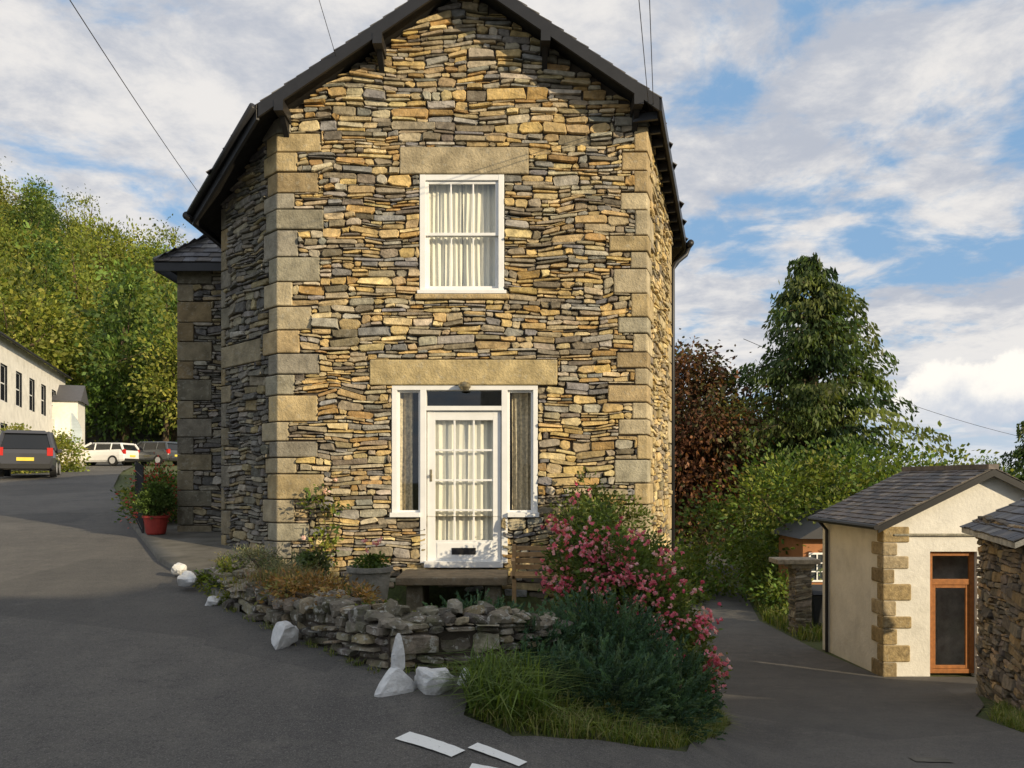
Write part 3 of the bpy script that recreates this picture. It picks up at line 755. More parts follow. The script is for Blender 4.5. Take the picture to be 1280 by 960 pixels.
def bush(name,blobs,K,per,rc,size,pal,**kw):
    V,F,C,cc=clumps(blobs,K,per,rc,size,pal,**kw); parts=[(V,F,C,0)]
    for q in range(12):
        b=blobs[q%len(blobs)]; t=Vector(cc[G.integers(len(cc))]); s=Vector((b[0],b[1],b[2]-b[5])); parts.append(tubeq([s,(s+t)/2,t],[.03,.02,.008] if size<.15 else [.08,.05,.02],5))
    V,F,C,M=combine(parts); return fast_mesh(name,V,F,C,[m_leaf,m_bark],M)
PB=[(.12,.17,.03),(.16,.20,.04),(.08,.14,.03),(.21,.22,.05)]
bush('roadside_bushes',[(8.6,25,0,2,2,2.2),(10.6,24.5,.4,2.3,2,2.3),(12.8,25,.2,2,2,2.2),(7.6,27,-.8,1.6,1.6,2),(15,26,-.2,2,2,2.2),(10,22.6,-.9,1.6,1.0,1.4)],420,80,.9,.15,PB,shell=.75)
bush('verge_bushes',[(7.3,20.8,-1.8,.5,1.0,.9),(7.9,23,-1.7,.8,1.2,.9),(9.2,29,-1.4,.9,2.5,1.2)],150,60,.5,.12,PB,shell=.6)
bush('verge_bushes',[(4.0,21.5,-1.9,.5,1.4,.5),(5.2,26,-1.9,.7,2.2,.8),(6.6,32,-2,.9,2.5,.9)],140,60,.5,.14,PB,shell=.6)
bush('hedge',[(-20.3,33,h(-20,33)+.7,.8,1.3,1.2),(-19.9,35.5,h(-20,35)+.6,.7,1.2,1.0)],130,60,.4,.12,PG_Y,shell=.7)
bush('roadside_hedge',[(-7.0,16.2,.8,.45,.9,.6),(-7.9,18,.95,.45,1.1,.55),(-9.0,20.5,1.1,.5,1.4,.5)],200,60,.35,.08,PG_G+PG_Y,shell=.7)
bush('flowering_shrub',[(-6.35,14.6,1.2,.5,.5,.6),(-6.8,15.4,1.1,.4,.5,.6)],120,50,.3,.06,PG_G+[(.5,.09,.08)],shell=.6)

# ------------------------------------------------------------------ near plants
PJ=[(.06,.115,.07),(.08,.145,.085),(.045,.09,.055),(.10,.155,.08)]
def juniper(name,blobs,K,per,rc,size,pal):
    bl=np.array(blobs,float); vol=bl[:,3]*bl[:,4]*bl[:,5]; idx=G.choice(len(bl),K,p=vol/vol.sum())
    d=unit(G.normal(size=(K,3))*np.array([1,1,.8])+np.array([0,-.25,.25])); r=(.6+.48*G.random(K))[:,None]
    cc=bl[idx,:3]+d*r*bl[idx,3:6]; out=unit(d+np.array([0,0,.35])+G.normal(size=(K,3))*.3)
    k=np.repeat(np.arange(K),per); n=len(k); s=G.random(n)
    C=cc[k]+out[k]*((s-.6)*rc*2)[:,None]+G.normal(size=(n,3))*rc*.16*(1.2-s)[:,None]
    V,F=leafquads(C,size*(.6+.8*G.random(n)),size*.28*np.ones(n),out[k]*1.2+G.normal(size=(n,3))*.35)
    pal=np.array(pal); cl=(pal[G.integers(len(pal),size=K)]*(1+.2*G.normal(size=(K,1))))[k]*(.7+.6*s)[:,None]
    return fast_mesh(name,V,F,np.repeat(cl.clip(.006,1),4,0),[m_leaf])
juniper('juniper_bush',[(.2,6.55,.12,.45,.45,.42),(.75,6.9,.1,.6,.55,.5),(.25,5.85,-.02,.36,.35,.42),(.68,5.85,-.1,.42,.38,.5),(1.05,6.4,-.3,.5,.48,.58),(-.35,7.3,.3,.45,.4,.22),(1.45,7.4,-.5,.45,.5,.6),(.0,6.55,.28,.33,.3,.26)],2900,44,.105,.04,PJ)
def rose():
    e=empty('rose_bush')
    blobs=[(.82,8.7,.75,.42,.4,.6),(1.15,8.4,.4,.52,.4,.6),(1.55,8.2,-.02,.42,.4,.6),(1.7,8.0,-.3,.3,.4,.5),(.9,9.3,1.0,.35,.4,.3),(1.45,9.2,.5,.4,.4,.5)]
    V,F,C,cc=clumps(blobs,440,55,.17,.052,[(.11,.17,.04),(.15,.21,.045),(.08,.12,.03),(.18,.21,.06)],shell=.5,asp=.6)
    parts=[(V,F,C,0)]
    for k in range(60):
        t=Vector(cc[G.integers(len(cc))]); s=Vector((1.2+G.normal()*.3,8.8,-.6)); parts.append(tubeq([s,(s+t)/2+Vector((0,-.05,.25)),t+Vector((G.normal()*.1,-.05,.16))],[.012,.009,.003],5))
    V,F,C,M=combine(parts); fast_mesh('rose_leaves',V,F,C,[m_leaf,m_bark],M,parent=e)
    fc=[];K=105
    bl=np.array(blobs[:4])
    for k in range(K):
        b=bl[G.integers(4)]; d=unit(np.array([[G.normal(),-abs(G.normal())*1.5,G.normal()*.8+.2]]))[0]; c=b[:3]+d*b[3:6]*(1.05+.2*G.random())
        for q in range(G.integers(4,14)): fc.append(c+G.normal(size=3)*np.array([.06,.04,.06]))
    fc=np.array(fc); n=len(fc); k=np.repeat(np.arange(n),7); rr=G.normal(size=(len(k),3))*.009
    V,F=leafquads(fc[k]+rr,np.full(len(k),.036),np.full(len(k),.032)); pal=np.array([(.75,.20,.30),(.82,.32,.42),(.62,.12,.2),(.85,.5,.55)])
    c=pal[G.integers(4,size=n)][k]*(1+.12*G.normal(size=(len(k),1))); fast_mesh('rose_flowers',V,F,np.repeat(c.clip(0,.9),4,0),[m_petal],parent=e)
rose()
bush('climbing_shrub',[(.95,10.2,1.2,.35,.25,.4),(1.35,10.1,.8,.4,.3,.6),(1.35,9.8,.35,.4,.35,.5),(1.7,9.9,0,.4,.5,.8)],260,48,.16,.05,[(.10,.13,.03),(.13,.17,.035),(.16,.16,.05),(.07,.09,.03)],shell=.6)
def blades(name,pts,ht,w,pal,lean=.35,parent=None):
    n=len(pts); az=G.random(n)*6.283; d=np.stack([np.cos(az),np.sin(az),np.zeros(n)],1); hh=ht*(.5+.8*G.random(n)); ln=lean*G.random(n)*2
    sd=np.stack([-d[:,1],d[:,0],np.zeros(n)],1)*w*.5
    mid=pts+d*(hh*ln*.3)[:,None]+np.array([0,0,1])*(hh*.6)[:,None]; tip=pts+d*(hh*ln)[:,None]+np.array([0,0,1])*(hh*(1-.3*ln))[:,None]
    V=np.stack([pts-sd,pts+sd,mid+sd*.8,mid-sd*.8,tip+sd*.1,tip-sd*.1],1).reshape(-1,3)
    b=np.arange(n)*6; F=np.concatenate([np.stack([b,b+1,b+2,b+3],1),np.stack([b+3,b+2,b+4,b+5],1)])
    pal=np.array(pal); c=pal[G.integers(len(pal),size=n)]*(1+.2*G.normal(size=(n,1)))
    return fast_mesh(name,V,F,np.repeat(c.clip(.005,1),6,0),[m_leaf],parent=parent)
def scatter(poly,n,patch=0):
    p=np.array(poly); lo=p.min(0);hi=p.max(0); q=lo+G.random((n*3,2))*(hi-lo); q=q[inpoly(q[:,0],q[:,1],poly)][:n]
    return np.column_stack([q,H(q[:,0],q[:,1])])
PGr=[(.15,.20,.04),(.20,.23,.05),(.10,.15,.03),(.30,.28,.12)]
blades('iris_leaves',scatter([(-.30,5.6),(-.28,5.05),(-.05,4.92),(.2,5.05),(.25,5.5),(-.05,5.9)],900),.30,.014,[(.12,.18,.04),(.16,.22,.05),(.09,.14,.04)],.9)
blades('verge_grass',np.vstack([scatter([(-.25,4.97),(.0,4.82),(.28,4.88),(.8,5.22),(1.15,5.62),(1.75,6.95),(2.4,8.9),(2.85,12.3),(2.3,12.3),(1.6,9),(.9,6.6),(.4,5.6),(-.2,5.6)],19000),
   scatter([(5.3,8.2),(6.3,7.0),(7.5,7.2),(6.6,9.5),(6.3,10.4),(5.6,9.4)],6000)]),.14,.008,PGr,.9)
blades('roadside_grass',np.vstack([scatter([(6.5,17.8),(6.6,21),(8,27),(10,35),(12,35),(9.5,27),(8,21),(7.4,18)],5000),scatter([(3.3,16),(4.6,21),(6,27),(5,27),(3.5,21),(2.8,16)],2500)]),.3,.03,PGr,.6)
wp=[]
for i in range(len(GP)-2):
    P=np.array(GP[i]);Q=np.array(GP[i+1]); n=500
    t=G.random(n)**1; cl=(np.sin(t*23+i*5)+np.sin(t*57))>.2; q=P+(Q-P)*t[:,None]; dn=np.array([(Q-P)[1],-(Q-P)[0]]); dn=dn/np.linalg.norm(dn); dn=-dn if dn[1]>0 else dn
    q=q+dn*(.07+np.abs(G.normal(size=n))*.035)[:,None]; wp.append(np.column_stack([q,H(q[:,0],q[:,1])])[cl])
blades('wall_foot_weeds',np.vstack(wp),.07,.007,PGr,.9)
bush('lavender_bush',[(-2.55,8.5,.68,.3,.25,.18),(-2.95,8.9,.66,.3,.25,.2),(-2.3,8.1,.6,.25,.2,.14)],110,60,.1,.035,[(.12,.16,.09),(.16,.17,.11),(.22,.2,.10)],asp=.3)
blades('ornamental_grass',np.array([(-2.25+G.normal()*.18,7.9+G.normal()*.14,.48) for _ in range(900)]),.28,.007,[(.24,.22,.09),(.32,.27,.13),(.15,.17,.06),(.28,.15,.1)],.8)
bush('dried_fern',[(-1.85,7.15,.62,.35,.2,.11),(-1.35,6.7,.60,.3,.2,.08)],80,40,.12,.045,[(.34,.19,.07),(.26,.15,.06),(.17,.17,.06),(.38,.27,.12)],asp=.4)
bush('wall_plant',[(-2.75,8.1,.45,.2,.12,.1),(-3.3,8.95,.45,.22,.15,.2),(-1.0,6.4,.50,.3,.2,.08),(-3.05,8.6,.5,.2,.15,.2)],90,40,.1,.04,PG_G+PG_Y)
def pot(name,c,r,ht,mat,plant,pal,size=.035,K=40,flower=None,pc=(.3,.28,.24)):
    e=empty(name); mb=MB(); mb.lathe(c,[(0,0),(r*.72,0),(r*.8,ht*.1),(r*.98,ht*.85),(r*1.08,ht*.87),(r*1.08,ht),(r*.95,ht),(r*.92,ht*.9),(0,ht*.9)],24,pc); mb.build('pot',[mat],e,smooth=False)
    V,F,C,cc=clumps([plant],K,50,.09,size,pal); fast_mesh('plant',V,F,C,[m_leaf],parent=e)
    if flower is not None:
        n=len(flower); k=np.repeat(np.arange(n),9); P=np.array(flower)[k]+G.normal(size=(9*n,3))*.014; V,F=leafquads(P,np.full(len(P),.04),np.full(len(P),.035)); fast_mesh('flowers',V,F,np.array([.8,.4,.42]),[m_petal],parent=e)
pot('stone_planter',(-1.58,8.9,.24),.24,.40,m_quoin,(-1.58,8.9,.68,.16,.15,.06),PG_G,.04,16,[(-1.58+G.normal()*.07,8.85+G.normal()*.05,.8+G.random()*.14) for _ in range(5)])
pb=MB(); pb.box(-1.8,-1.36,8.7,9.1,-.02,.24,(.25,.22,.18)); pb.build('planter_plinth',[m_quoin],bpy.data.objects['stone_planter'],bevel=.02)
pot('plant_pot',(-2.35,9.4,.2),.16,.26,m_quoin,(-2.35,9.4,.58,.2,.2,.16),[(.09,.13,.05),(.14,.16,.07)],.05,36)
pot('red_plant_pot',(-5.72,12.85,h(-5.72,12.85)+.09),.19,.30,m_red,(-5.72,12.85,h(-5.72,12.85)+.62,.25,.25,.24),[(.08,.13,.03),(.11,.16,.04)],.04,110,pc=(.33,.04,.03))
cr=MB(); 
for (dx,top) in ((0,1.55),(.12,1.2),(-.14,1.0)):
    cr.tube([(-2.5+dx*.3,10.35,.1),(-2.5+dx,10.45,.6),(-2.45+dx*1.5,10.5,1.0),(-2.5+dx*2,10.5,top)],[.012,.01,.007,.004],6)
crE=empty('climbing_rose'); cr.build('stems',[m_bark],crE)
V,F,C,cc=clumps([(-2.5,10.42,1.3,.28,.06,.25),(-2.45,10.4,.7,.2,.08,.3)],34,12,.1,.06,PG_G+PG_Y); fast_mesh('leaves',V,F,C,[m_leaf],parent=crE)
V,F=leafquads(np.repeat(np.array([(-2.3,10.38,1.6),(-2.42,10.38,1.45),(-2.7,10.38,.85)]),9,0)+G.normal(size=(27,3))*.015,np.full(27,.05),np.full(27,.045)); fast_mesh('flowers',V,F,np.array([.85,.6,.55]),[m_petal],parent=crE)

rl=MB(); p0=Vector((-6.0,13.0,0));p1=Vector((-7.15,15.2,0))
for k in range(23):
    p=p0.lerp(p1,k/22); z=h(p.x,p.y); rl.box(p.x-.011,p.x+.011,p.y-.011,p.y+.011,z,z+1.08 if k%5 else z+1.18)
for zz in (.15,1.0): rl.tube([(p0.x,p0.y,h(p0.x,p0.y)+zz),(p1.x,p1.y,h(p1.x,p1.y)+zz)],.016,6)
rl.build('iron_railing',[m_black])

# ------------------------------------------------------------------ small white house
sh=empty('white_outbuilding'); SZ=-2.3
b=MB(); x0,x1,y0,y1=6.6,10.3,14.2,17.0; ev=.85; ap=1.76; xm=8.45
dO=[(7.42-x0,8.26-x0,-2.3,.33)]
sheet(b,(x0,y0),(1,0),(0,-1),3.7,SZ,ev,dO,0)
b.add([(x0,y0,ev),(x1,y0,ev),(xm,y0,ap)],[(0,1,2)])
b.add([(x0,y1,SZ),(x1,y1,SZ),(x1,y1,ev),(xm,y1,ap),(x0,y1,ev)],[(0,1,2,3,4)])
b.add([(x0,y0,SZ),(x0,y1,SZ),(x0,y1,ev),(x0,y0,ev)],[(0,1,2,3)]); b.add([(x1,y0,SZ),(x1,y1,SZ),(x1,y1,ev),(x1,y0,ev)],[(0,1,2,3)])
for xx in (7.42,8.26): b.add([(xx,y0,-2.1),(xx,y0+.2,-2.1),(xx,y0+.2,.33),(xx,y0,.33)],[(0,1,2,3)])
b.add([(7.42,y0,.33),(8.26,y0,.33),(8.26,y0+.2,.33),(7.42,y0+.2,.33)],[(0,1,2,3)])
b.box(7.0,10,14.75,14.8,-2,.8,(.5,.46,.4),mat=1)
b.build('walls',[m_render,m_quoin],sh)
q=MB(); z=-1.95;i=0
while z<.6:
    z1=z+R.uniform(.22,.33); la=R.uniform(.42,.55) if i%2 else R.uniform(.16,.24); c=[(.36,.27,.14),(.30,.23,.13),(.40,.32,.2)][R.randint(0,2)]
    lb=.22 if i%2 else .45
    q.prism([(x0-.03,y0-.03),(x0+la,y0-.03),(x0+la,y0+.1),(x0+.1,y0+.1),(x0+.1,y0+lb),(x0-.03,y0+lb)],z+.005,z1-.005,c); z=z1;i+=1
q.box(6.75,8.9,y0-.05,y0+.02,.60,.65,(.3,.28,.22))
q.build('quoins',[m_stone],sh,bevel=.03)
d=MB(); yy=y0+.08
frame(d,7.43,8.25,-1.85,.32,yy,.075,.07); d.box(7.505,8.175,yy+.004,yy+.06,-.27,-.17); frame(d,7.51,8.17,-1.77,-.27,yy+.02,.06,.04)
d.build('glazed_door',[m_wood],sh,bevel=.004)
g=MB(); g.add([(7.5,yy+.04,-1.8),(8.18,yy+.04,-1.8),(8.18,yy+.04,.26),(7.5,yy+.04,.26)],[(0,1,2,3)]); g.build('door_glass',[m_glass],sh)
r=MB(); ov=.18; s_=(ap-ev)/(xm-x0); cc=1/math.hypot(1,s_)
ex=x0-ov; ez=ev-ov*s_+.05
for sgn,xe in ((1,x0-ov),(-1,x1+ov)):
    vs=[(xe,y0-.15,ez),(xe,y1+.15,ez),(xm,y1+.15,ap+.05),(xm,y0-.15,ap+.05)]; vs+=[(a_,b_,c_-.07) for a_,b_,c_ in vs]
    r.add(vs,[(0,1,2,3),(7,6,5,4),(0,4,5,1),(1,5,6,2),(2,6,7,3),(3,7,4,0)],(.1,.09,.08),0)
    clip_tiles(r,(xe,y0-.17,ez),(0,1,0),(sgn*cc,0,s_*cc),3.14,(xm-x0+ov)/cc,None,tw=.24,th=.15,cols=((.14,.12,.11),(.11,.095,.09),(.19,.16,.13),(.085,.08,.08)))
for k in range(11): r.box(xm-.09,xm+.09,y0-.17+k*.286,y0-.17+k*.286+.28,ap+.03,ap+.12,(.15,.125,.11))
r.build('slate_roof',[m_slate],sh)
f=MB(); f.tube([(ex-.04,y0-.2,ez-.04),(ex-.04,y1+.15,ez-.04)],.05,8); f.tube([(ex-.04,y1-.35,ez-.05),(x0-.05,y1-.35,ez-.25),(x0-.05,y1-.35,-2.05)],.035,8)
for sgn,xe in ((1,x0-ov),(-1,x1+ov)):
    vs=[(xe,y0-.16,ez-.02),(xm,y0-.16,ap+.03),(xm,y0-.16,ap-.09),(xe,y0-.16,ez-.14)]; vs+=[(a_,b_-.025,c_) for a_,b_,c_ in vs]
    f.add(vs,[(0,1,2,3),(7,6,5,4),(0,4,5,1),(1,5,6,2),(2,6,7,3),(3,7,4,0)],mat=0)
f.build('gutter_and_verge',[m_black],sh)
sd=empty('stone_shed'); P=Vector((7.0,12.0));Q=Vector((6.1,9.4)); dv=(Q-P).normalized(); L=(Q-P).length; nn=Vector((dv.y,-dv.x)); 
if nn.x>0: nn=-nn
perp=-nn; EZ=.95
s=MB(); stones(s,P,dv,nn,L,-2.1,EZ,(),[((.24,.20,.15),4),((.18,.155,.125),4),((.32,.25,.16),3),((.38,.27,.15),2),((.12,.11,.09),2)],seed=40,dep=.045,band=(.13,.2))
stones(s,(Q.x,Q.y),perp,dv,4.2,-2.1,EZ+1.2,(),PAL_G,lambda x,y:EZ+.52*max(0,((x-Q.x)*perp.x+(y-Q.y)*perp.y)) if ((x-Q.x)*perp.x+(y-Q.y)*perp.y)<2.1 else EZ+.52*(4.2-((x-Q.x)*perp.x+(y-Q.y)*perp.y)),seed=41,band=(.16,.28))
s.build('walls',[m_stone],sd)
c=MB()
def pp(a,b_): v=P+dv*a+perp*b_; return (v.x,v.y)
c.prism([pp(.03,.03),pp(L-.03,.03),pp(L-.03,4.2),pp(.03,4.2)],-2.4,EZ-.02)
for a_ in (.03,L-.03):
    c.add([(*pp(a_,.03),EZ-.03),(*pp(a_,4.17),EZ-.03),(*pp(a_,2.1),EZ+1.0)],[(0,1,2)])
c.build('wall_core',[m_mortar],sd)
r=MB(); sl_=.52; cc=1/math.hypot(1,sl_)
for sg in (0,1):
    o_=-.2 if sg==0 else 4.4
    vs=[(*pp(-.15,o_),EZ-.08),(*pp(L+.15,o_),EZ-.08),(*pp(L+.15,2.1),EZ+1.12),(*pp(-.15,2.1),EZ+1.12)]; vs+=[(a_,b_,c_-.07) for a_,b_,c_ in vs]
    r.add(vs,[(0,1,2,3),(7,6,5,4),(0,4,5,1),(1,5,6,2),(2,6,7,3),(3,7,4,0)],(.4,.38,.33) if sg==0 else (.1,.1,.1),0)
    v3=Vector((perp.x*cc,perp.y*cc,sl_*cc)) if sg==0 else Vector((-perp.x*cc,-perp.y*cc,sl_*cc))
    clip_tiles(r,(*pp(-.17,o_),EZ-.07),(dv.x,dv.y,0),v3,L+.34,2.3/cc,None,tw=.26,th=.18)
r.build('slate_roof',[m_slate],sd)

gp=MB(); gz=h(6.9,19)
gp.box(6.72,7.12,19.0,19.4,gz-.3,gz+1.62,(.32,.28,.21)); gp.box(6.25,7.28,18.85,19.5,gz+1.66,gz+1.78,(.34,.29,.22)); gp.box(6.62,7.18,18.95,19.45,gz+1.55,gz+1.66,(.28,.24,.18))
gpo=gp.build('stone_gate_pillar',[m_stone],bevel=.02)
gs=MB(); stones(gs,(6.72,19.0),(1,0),(0,-1),.4,gz-.2,gz+1.55,(),PAL_W,seed=50); stones(gs,(6.72,19.4),(0,-1),(-1,0),.4,gz-.2,gz+1.55,(),PAL_W,seed=51); o_=gs.build('pillar_stones',[m_stone],gpo)
wbn=MB(); wz=h(7.5,19.6)
wbn.add([(7.3,19.3,wz),(7.75,19.3,wz),(7.75,19.8,wz),(7.3,19.8,wz),(7.22,19.2,wz+.9),(7.83,19.2,wz+.9),(7.83,19.9,wz+.95),(7.22,19.9,wz+.95)],[(0,3,2,1),(4,5,6,7),(0,1,5,4),(1,2,6,5),(2,3,7,6),(3,0,4,7)],(.02,.022,.025))
wbn.add([(7.2,19.15,wz+.92),(7.85,19.15,wz+.92),(7.85,19.95,wz+1.0),(7.2,19.95,wz+1.0),(7.24,19.25,wz+1.0),(7.8,19.25,wz+1.0),(7.8,19.85,wz+1.08),(7.24,19.85,wz+1.08)],[(0,3,2,1),(4,5,6,7),(0,1,5,4),(1,2,6,5),(2,3,7,6),(3,0,4,7)],(.03,.032,.035))
for xx in (7.3,7.7): wbn.tube([(xx,19.85,wz+.09),(xx+.05,19.85,wz+.09)],.09,12,(.01,.01,.01))
wbn.build('wheelie_bin',[m_gen],bevel=.01)
hut=MB(); hz=h(8.6,22)
hut.box(8.0,10.2,22,24,hz-.4,hz+2.2,(.40,.17,.07)); frame(hut,8.15,8.6,hz+.95,hz+1.75,21.95,.05,.05,mat=0); hut.box(8.2,8.55,21.98,22.0-.005,hz+1.0,hz+1.7,(.03,.04,.05)); bars(hut,8.2,8.55,hz+1.0,hz+1.7,21.95,2,3,.03)
hut.add([(7.8,21.7,hz+2.15),(10.4,21.7,hz+2.15),(10.4,24.2,hz+2.15),(7.8,24.2,hz+2.15),(9.1,21.7,hz+2.9),(9.1,24.2,hz+2.9)],[(0,1,4),(3,5,2),(0,4,5,3),(1,2,5,4)],(.06,.06,.065))
hut.build('garden_hut',[m_gen])

# ------------------------------------------------------------------ white house far left
wh=empty('white_terrace_house')
P=Vector((-21.8,32.5));Q=Vector((-28.2,50.5)); dv=(Q-P).normalized();L=(Q-P).length; nn=Vector((-dv.y,dv.x)); 
if nn.x<0: nn=-nn
z0=1.2; ez=8.1
def w3(a,b_,z): v=P+dv*a-nn*b_; return (v.x,v.y,z)
wins=[]
for k in range(6):
    a_=1.0+k*2.8; wins.append((a_,a_+1.2,5.2,6.9)); 
    if k!=2: wins.append((a_,a_+1.2,2.6,4.2))
wins.append((6.6,7.6,1.6,3.9))
b=MB(); sheet(b,P,dv,nn,L,z0-.5,ez,wins,0)
b.add([w3(0,0,z0-.5),w3(0,7,z0-.5),w3(0,7,ez),w3(0,3.5,ez+2.4),w3(0,0,ez)],[(0,1,2,3,4)]); b.add([w3(L,0,z0-.5),w3(L,7,z0-.5),w3(L,7,ez),w3(L,3.5,ez+2.4),w3(L,0,ez)],[(0,1,2,3,4)])
b.add([w3(0,7,z0-.5),w3(L,7,z0-.5),w3(L,7,ez),w3(0,7,ez)],[(0,1,2,3)])
b.build('walls',[m_render],wh)
b=MB(); b.add([w3(-.3,-.3,ez-.1),w3(L+.3,-.3,ez-.1),w3(L+.3,3.5,ez+2.5),w3(-.3,3.5,ez+2.5),w3(-.3,7.3,ez-.1),w3(L+.3,7.3,ez-.1)],[(0,1,2,3),(3,2,5,4)],(.09,.09,.1)); b.build('roof',[m_slate],wh)
b=MB()
for (a_,c_,zz0,zz1) in wins:
    b.add([w3(a_,.15,zz0),w3(c_,.15,zz0),w3(c_,.15,zz1),w3(a_,.15,zz1)],[(0,1,2,3)],mat=0)
    for (u0,u1,v0,v1) in ((a_,a_+.07,zz0,zz1),(c_-.07,c_,zz0,zz1),(a_,c_,zz1-.07,zz1),(a_,c_,zz0,zz0+.07),(a_,c_,(zz0+zz1)/2-.03,(zz0+zz1)/2+.03)):
        b.add([w3(u0,.1,v0),w3(u1,.1,v0),w3(u1,.1,v1),w3(u0,.1,v1)],[(0,1,2,3)],mat=1)
    b.add([w3(a_,0,zz0),w3(a_,.15,zz0),w3(a_,.15,zz1),w3(a_,0,zz1)],[(0,1,2,3)],mat=1);b.add([w3(c_,0,zz0),w3(c_,.15,zz0),w3(c_,.15,zz1),w3(c_,0,zz1)],[(0,1,2,3)],mat=0)
b.build('windows',[m_carglass,m_white],wh)
b=MB()
for a_ in (3,12):
    c=w3(a_,3.5,ez+2.2); b.box(c[0]-.5,c[0]+.5,c[1]-.4,c[1]+.4,c[2],c[2]+1.3,(.7,.66,.58))
    for k in (-.25,.25): b.tube([(c[0]+k,c[1],c[2]+1.3),(c[0]+k,c[1],c[2]+1.75)],[.14,.12],10,(.45,.13,.06))
g0=w3(-.1,-.36,ez-.12);g1=w3(L+.1,-.36,ez-.12); b.tube([g0,g1],.07,6,(.02,.02,.02))
b.build('chimneys',[m_gen],wh)
pw=MB(); c=w3(17.2,-.4,0); Mr=Matrix.Translation((c[0],c[1],0))@Matrix.Rotation(math.atan2(dv.y,dv.x),4,'Z')
pw.box(-1.3,1.3,-.8,.8,1.6,6.4,(.80,.77,.70),M=Mr)
pw.add([Mr@Vector(v) for v in [(-1.5,-1.0,6.3),(1.5,-1.0,6.3),(1.5,.9,6.3),(-1.5,.9,6.3),(0,-1.0,7.4),(0,.9,7.4)]],[(0,1,4),(3,5,2),(0,4,5,3),(1,2,5,4)],(.09,.09,.1),0)
pw.build('end_wing',[m_gen],wh)
ff=MB(); fx,fy=-20.4,37.; fz=h(fx,fy); ff.tube([(fx,fy,fz),(fx,fy,fz+2.6)],.02,6,(.6,.6,.6))
n=10; vs=[]
for k in range(n+1):
    t=k/n; z=fz+1.3+1.4*t; w=.5*math.sin(math.pi*min(1,.25+t*.75))**.6 if t<1 else .1
    vs+= [(fx,fy,z),(fx+w,fy+.05*math.sin(t*6),z)]
ff.add(vs,[(2*k,2*k+1,2*k+3,2*k+2) for k in range(n)],(.62,.70,.74)); ff.build('feather_flag',[m_gen])

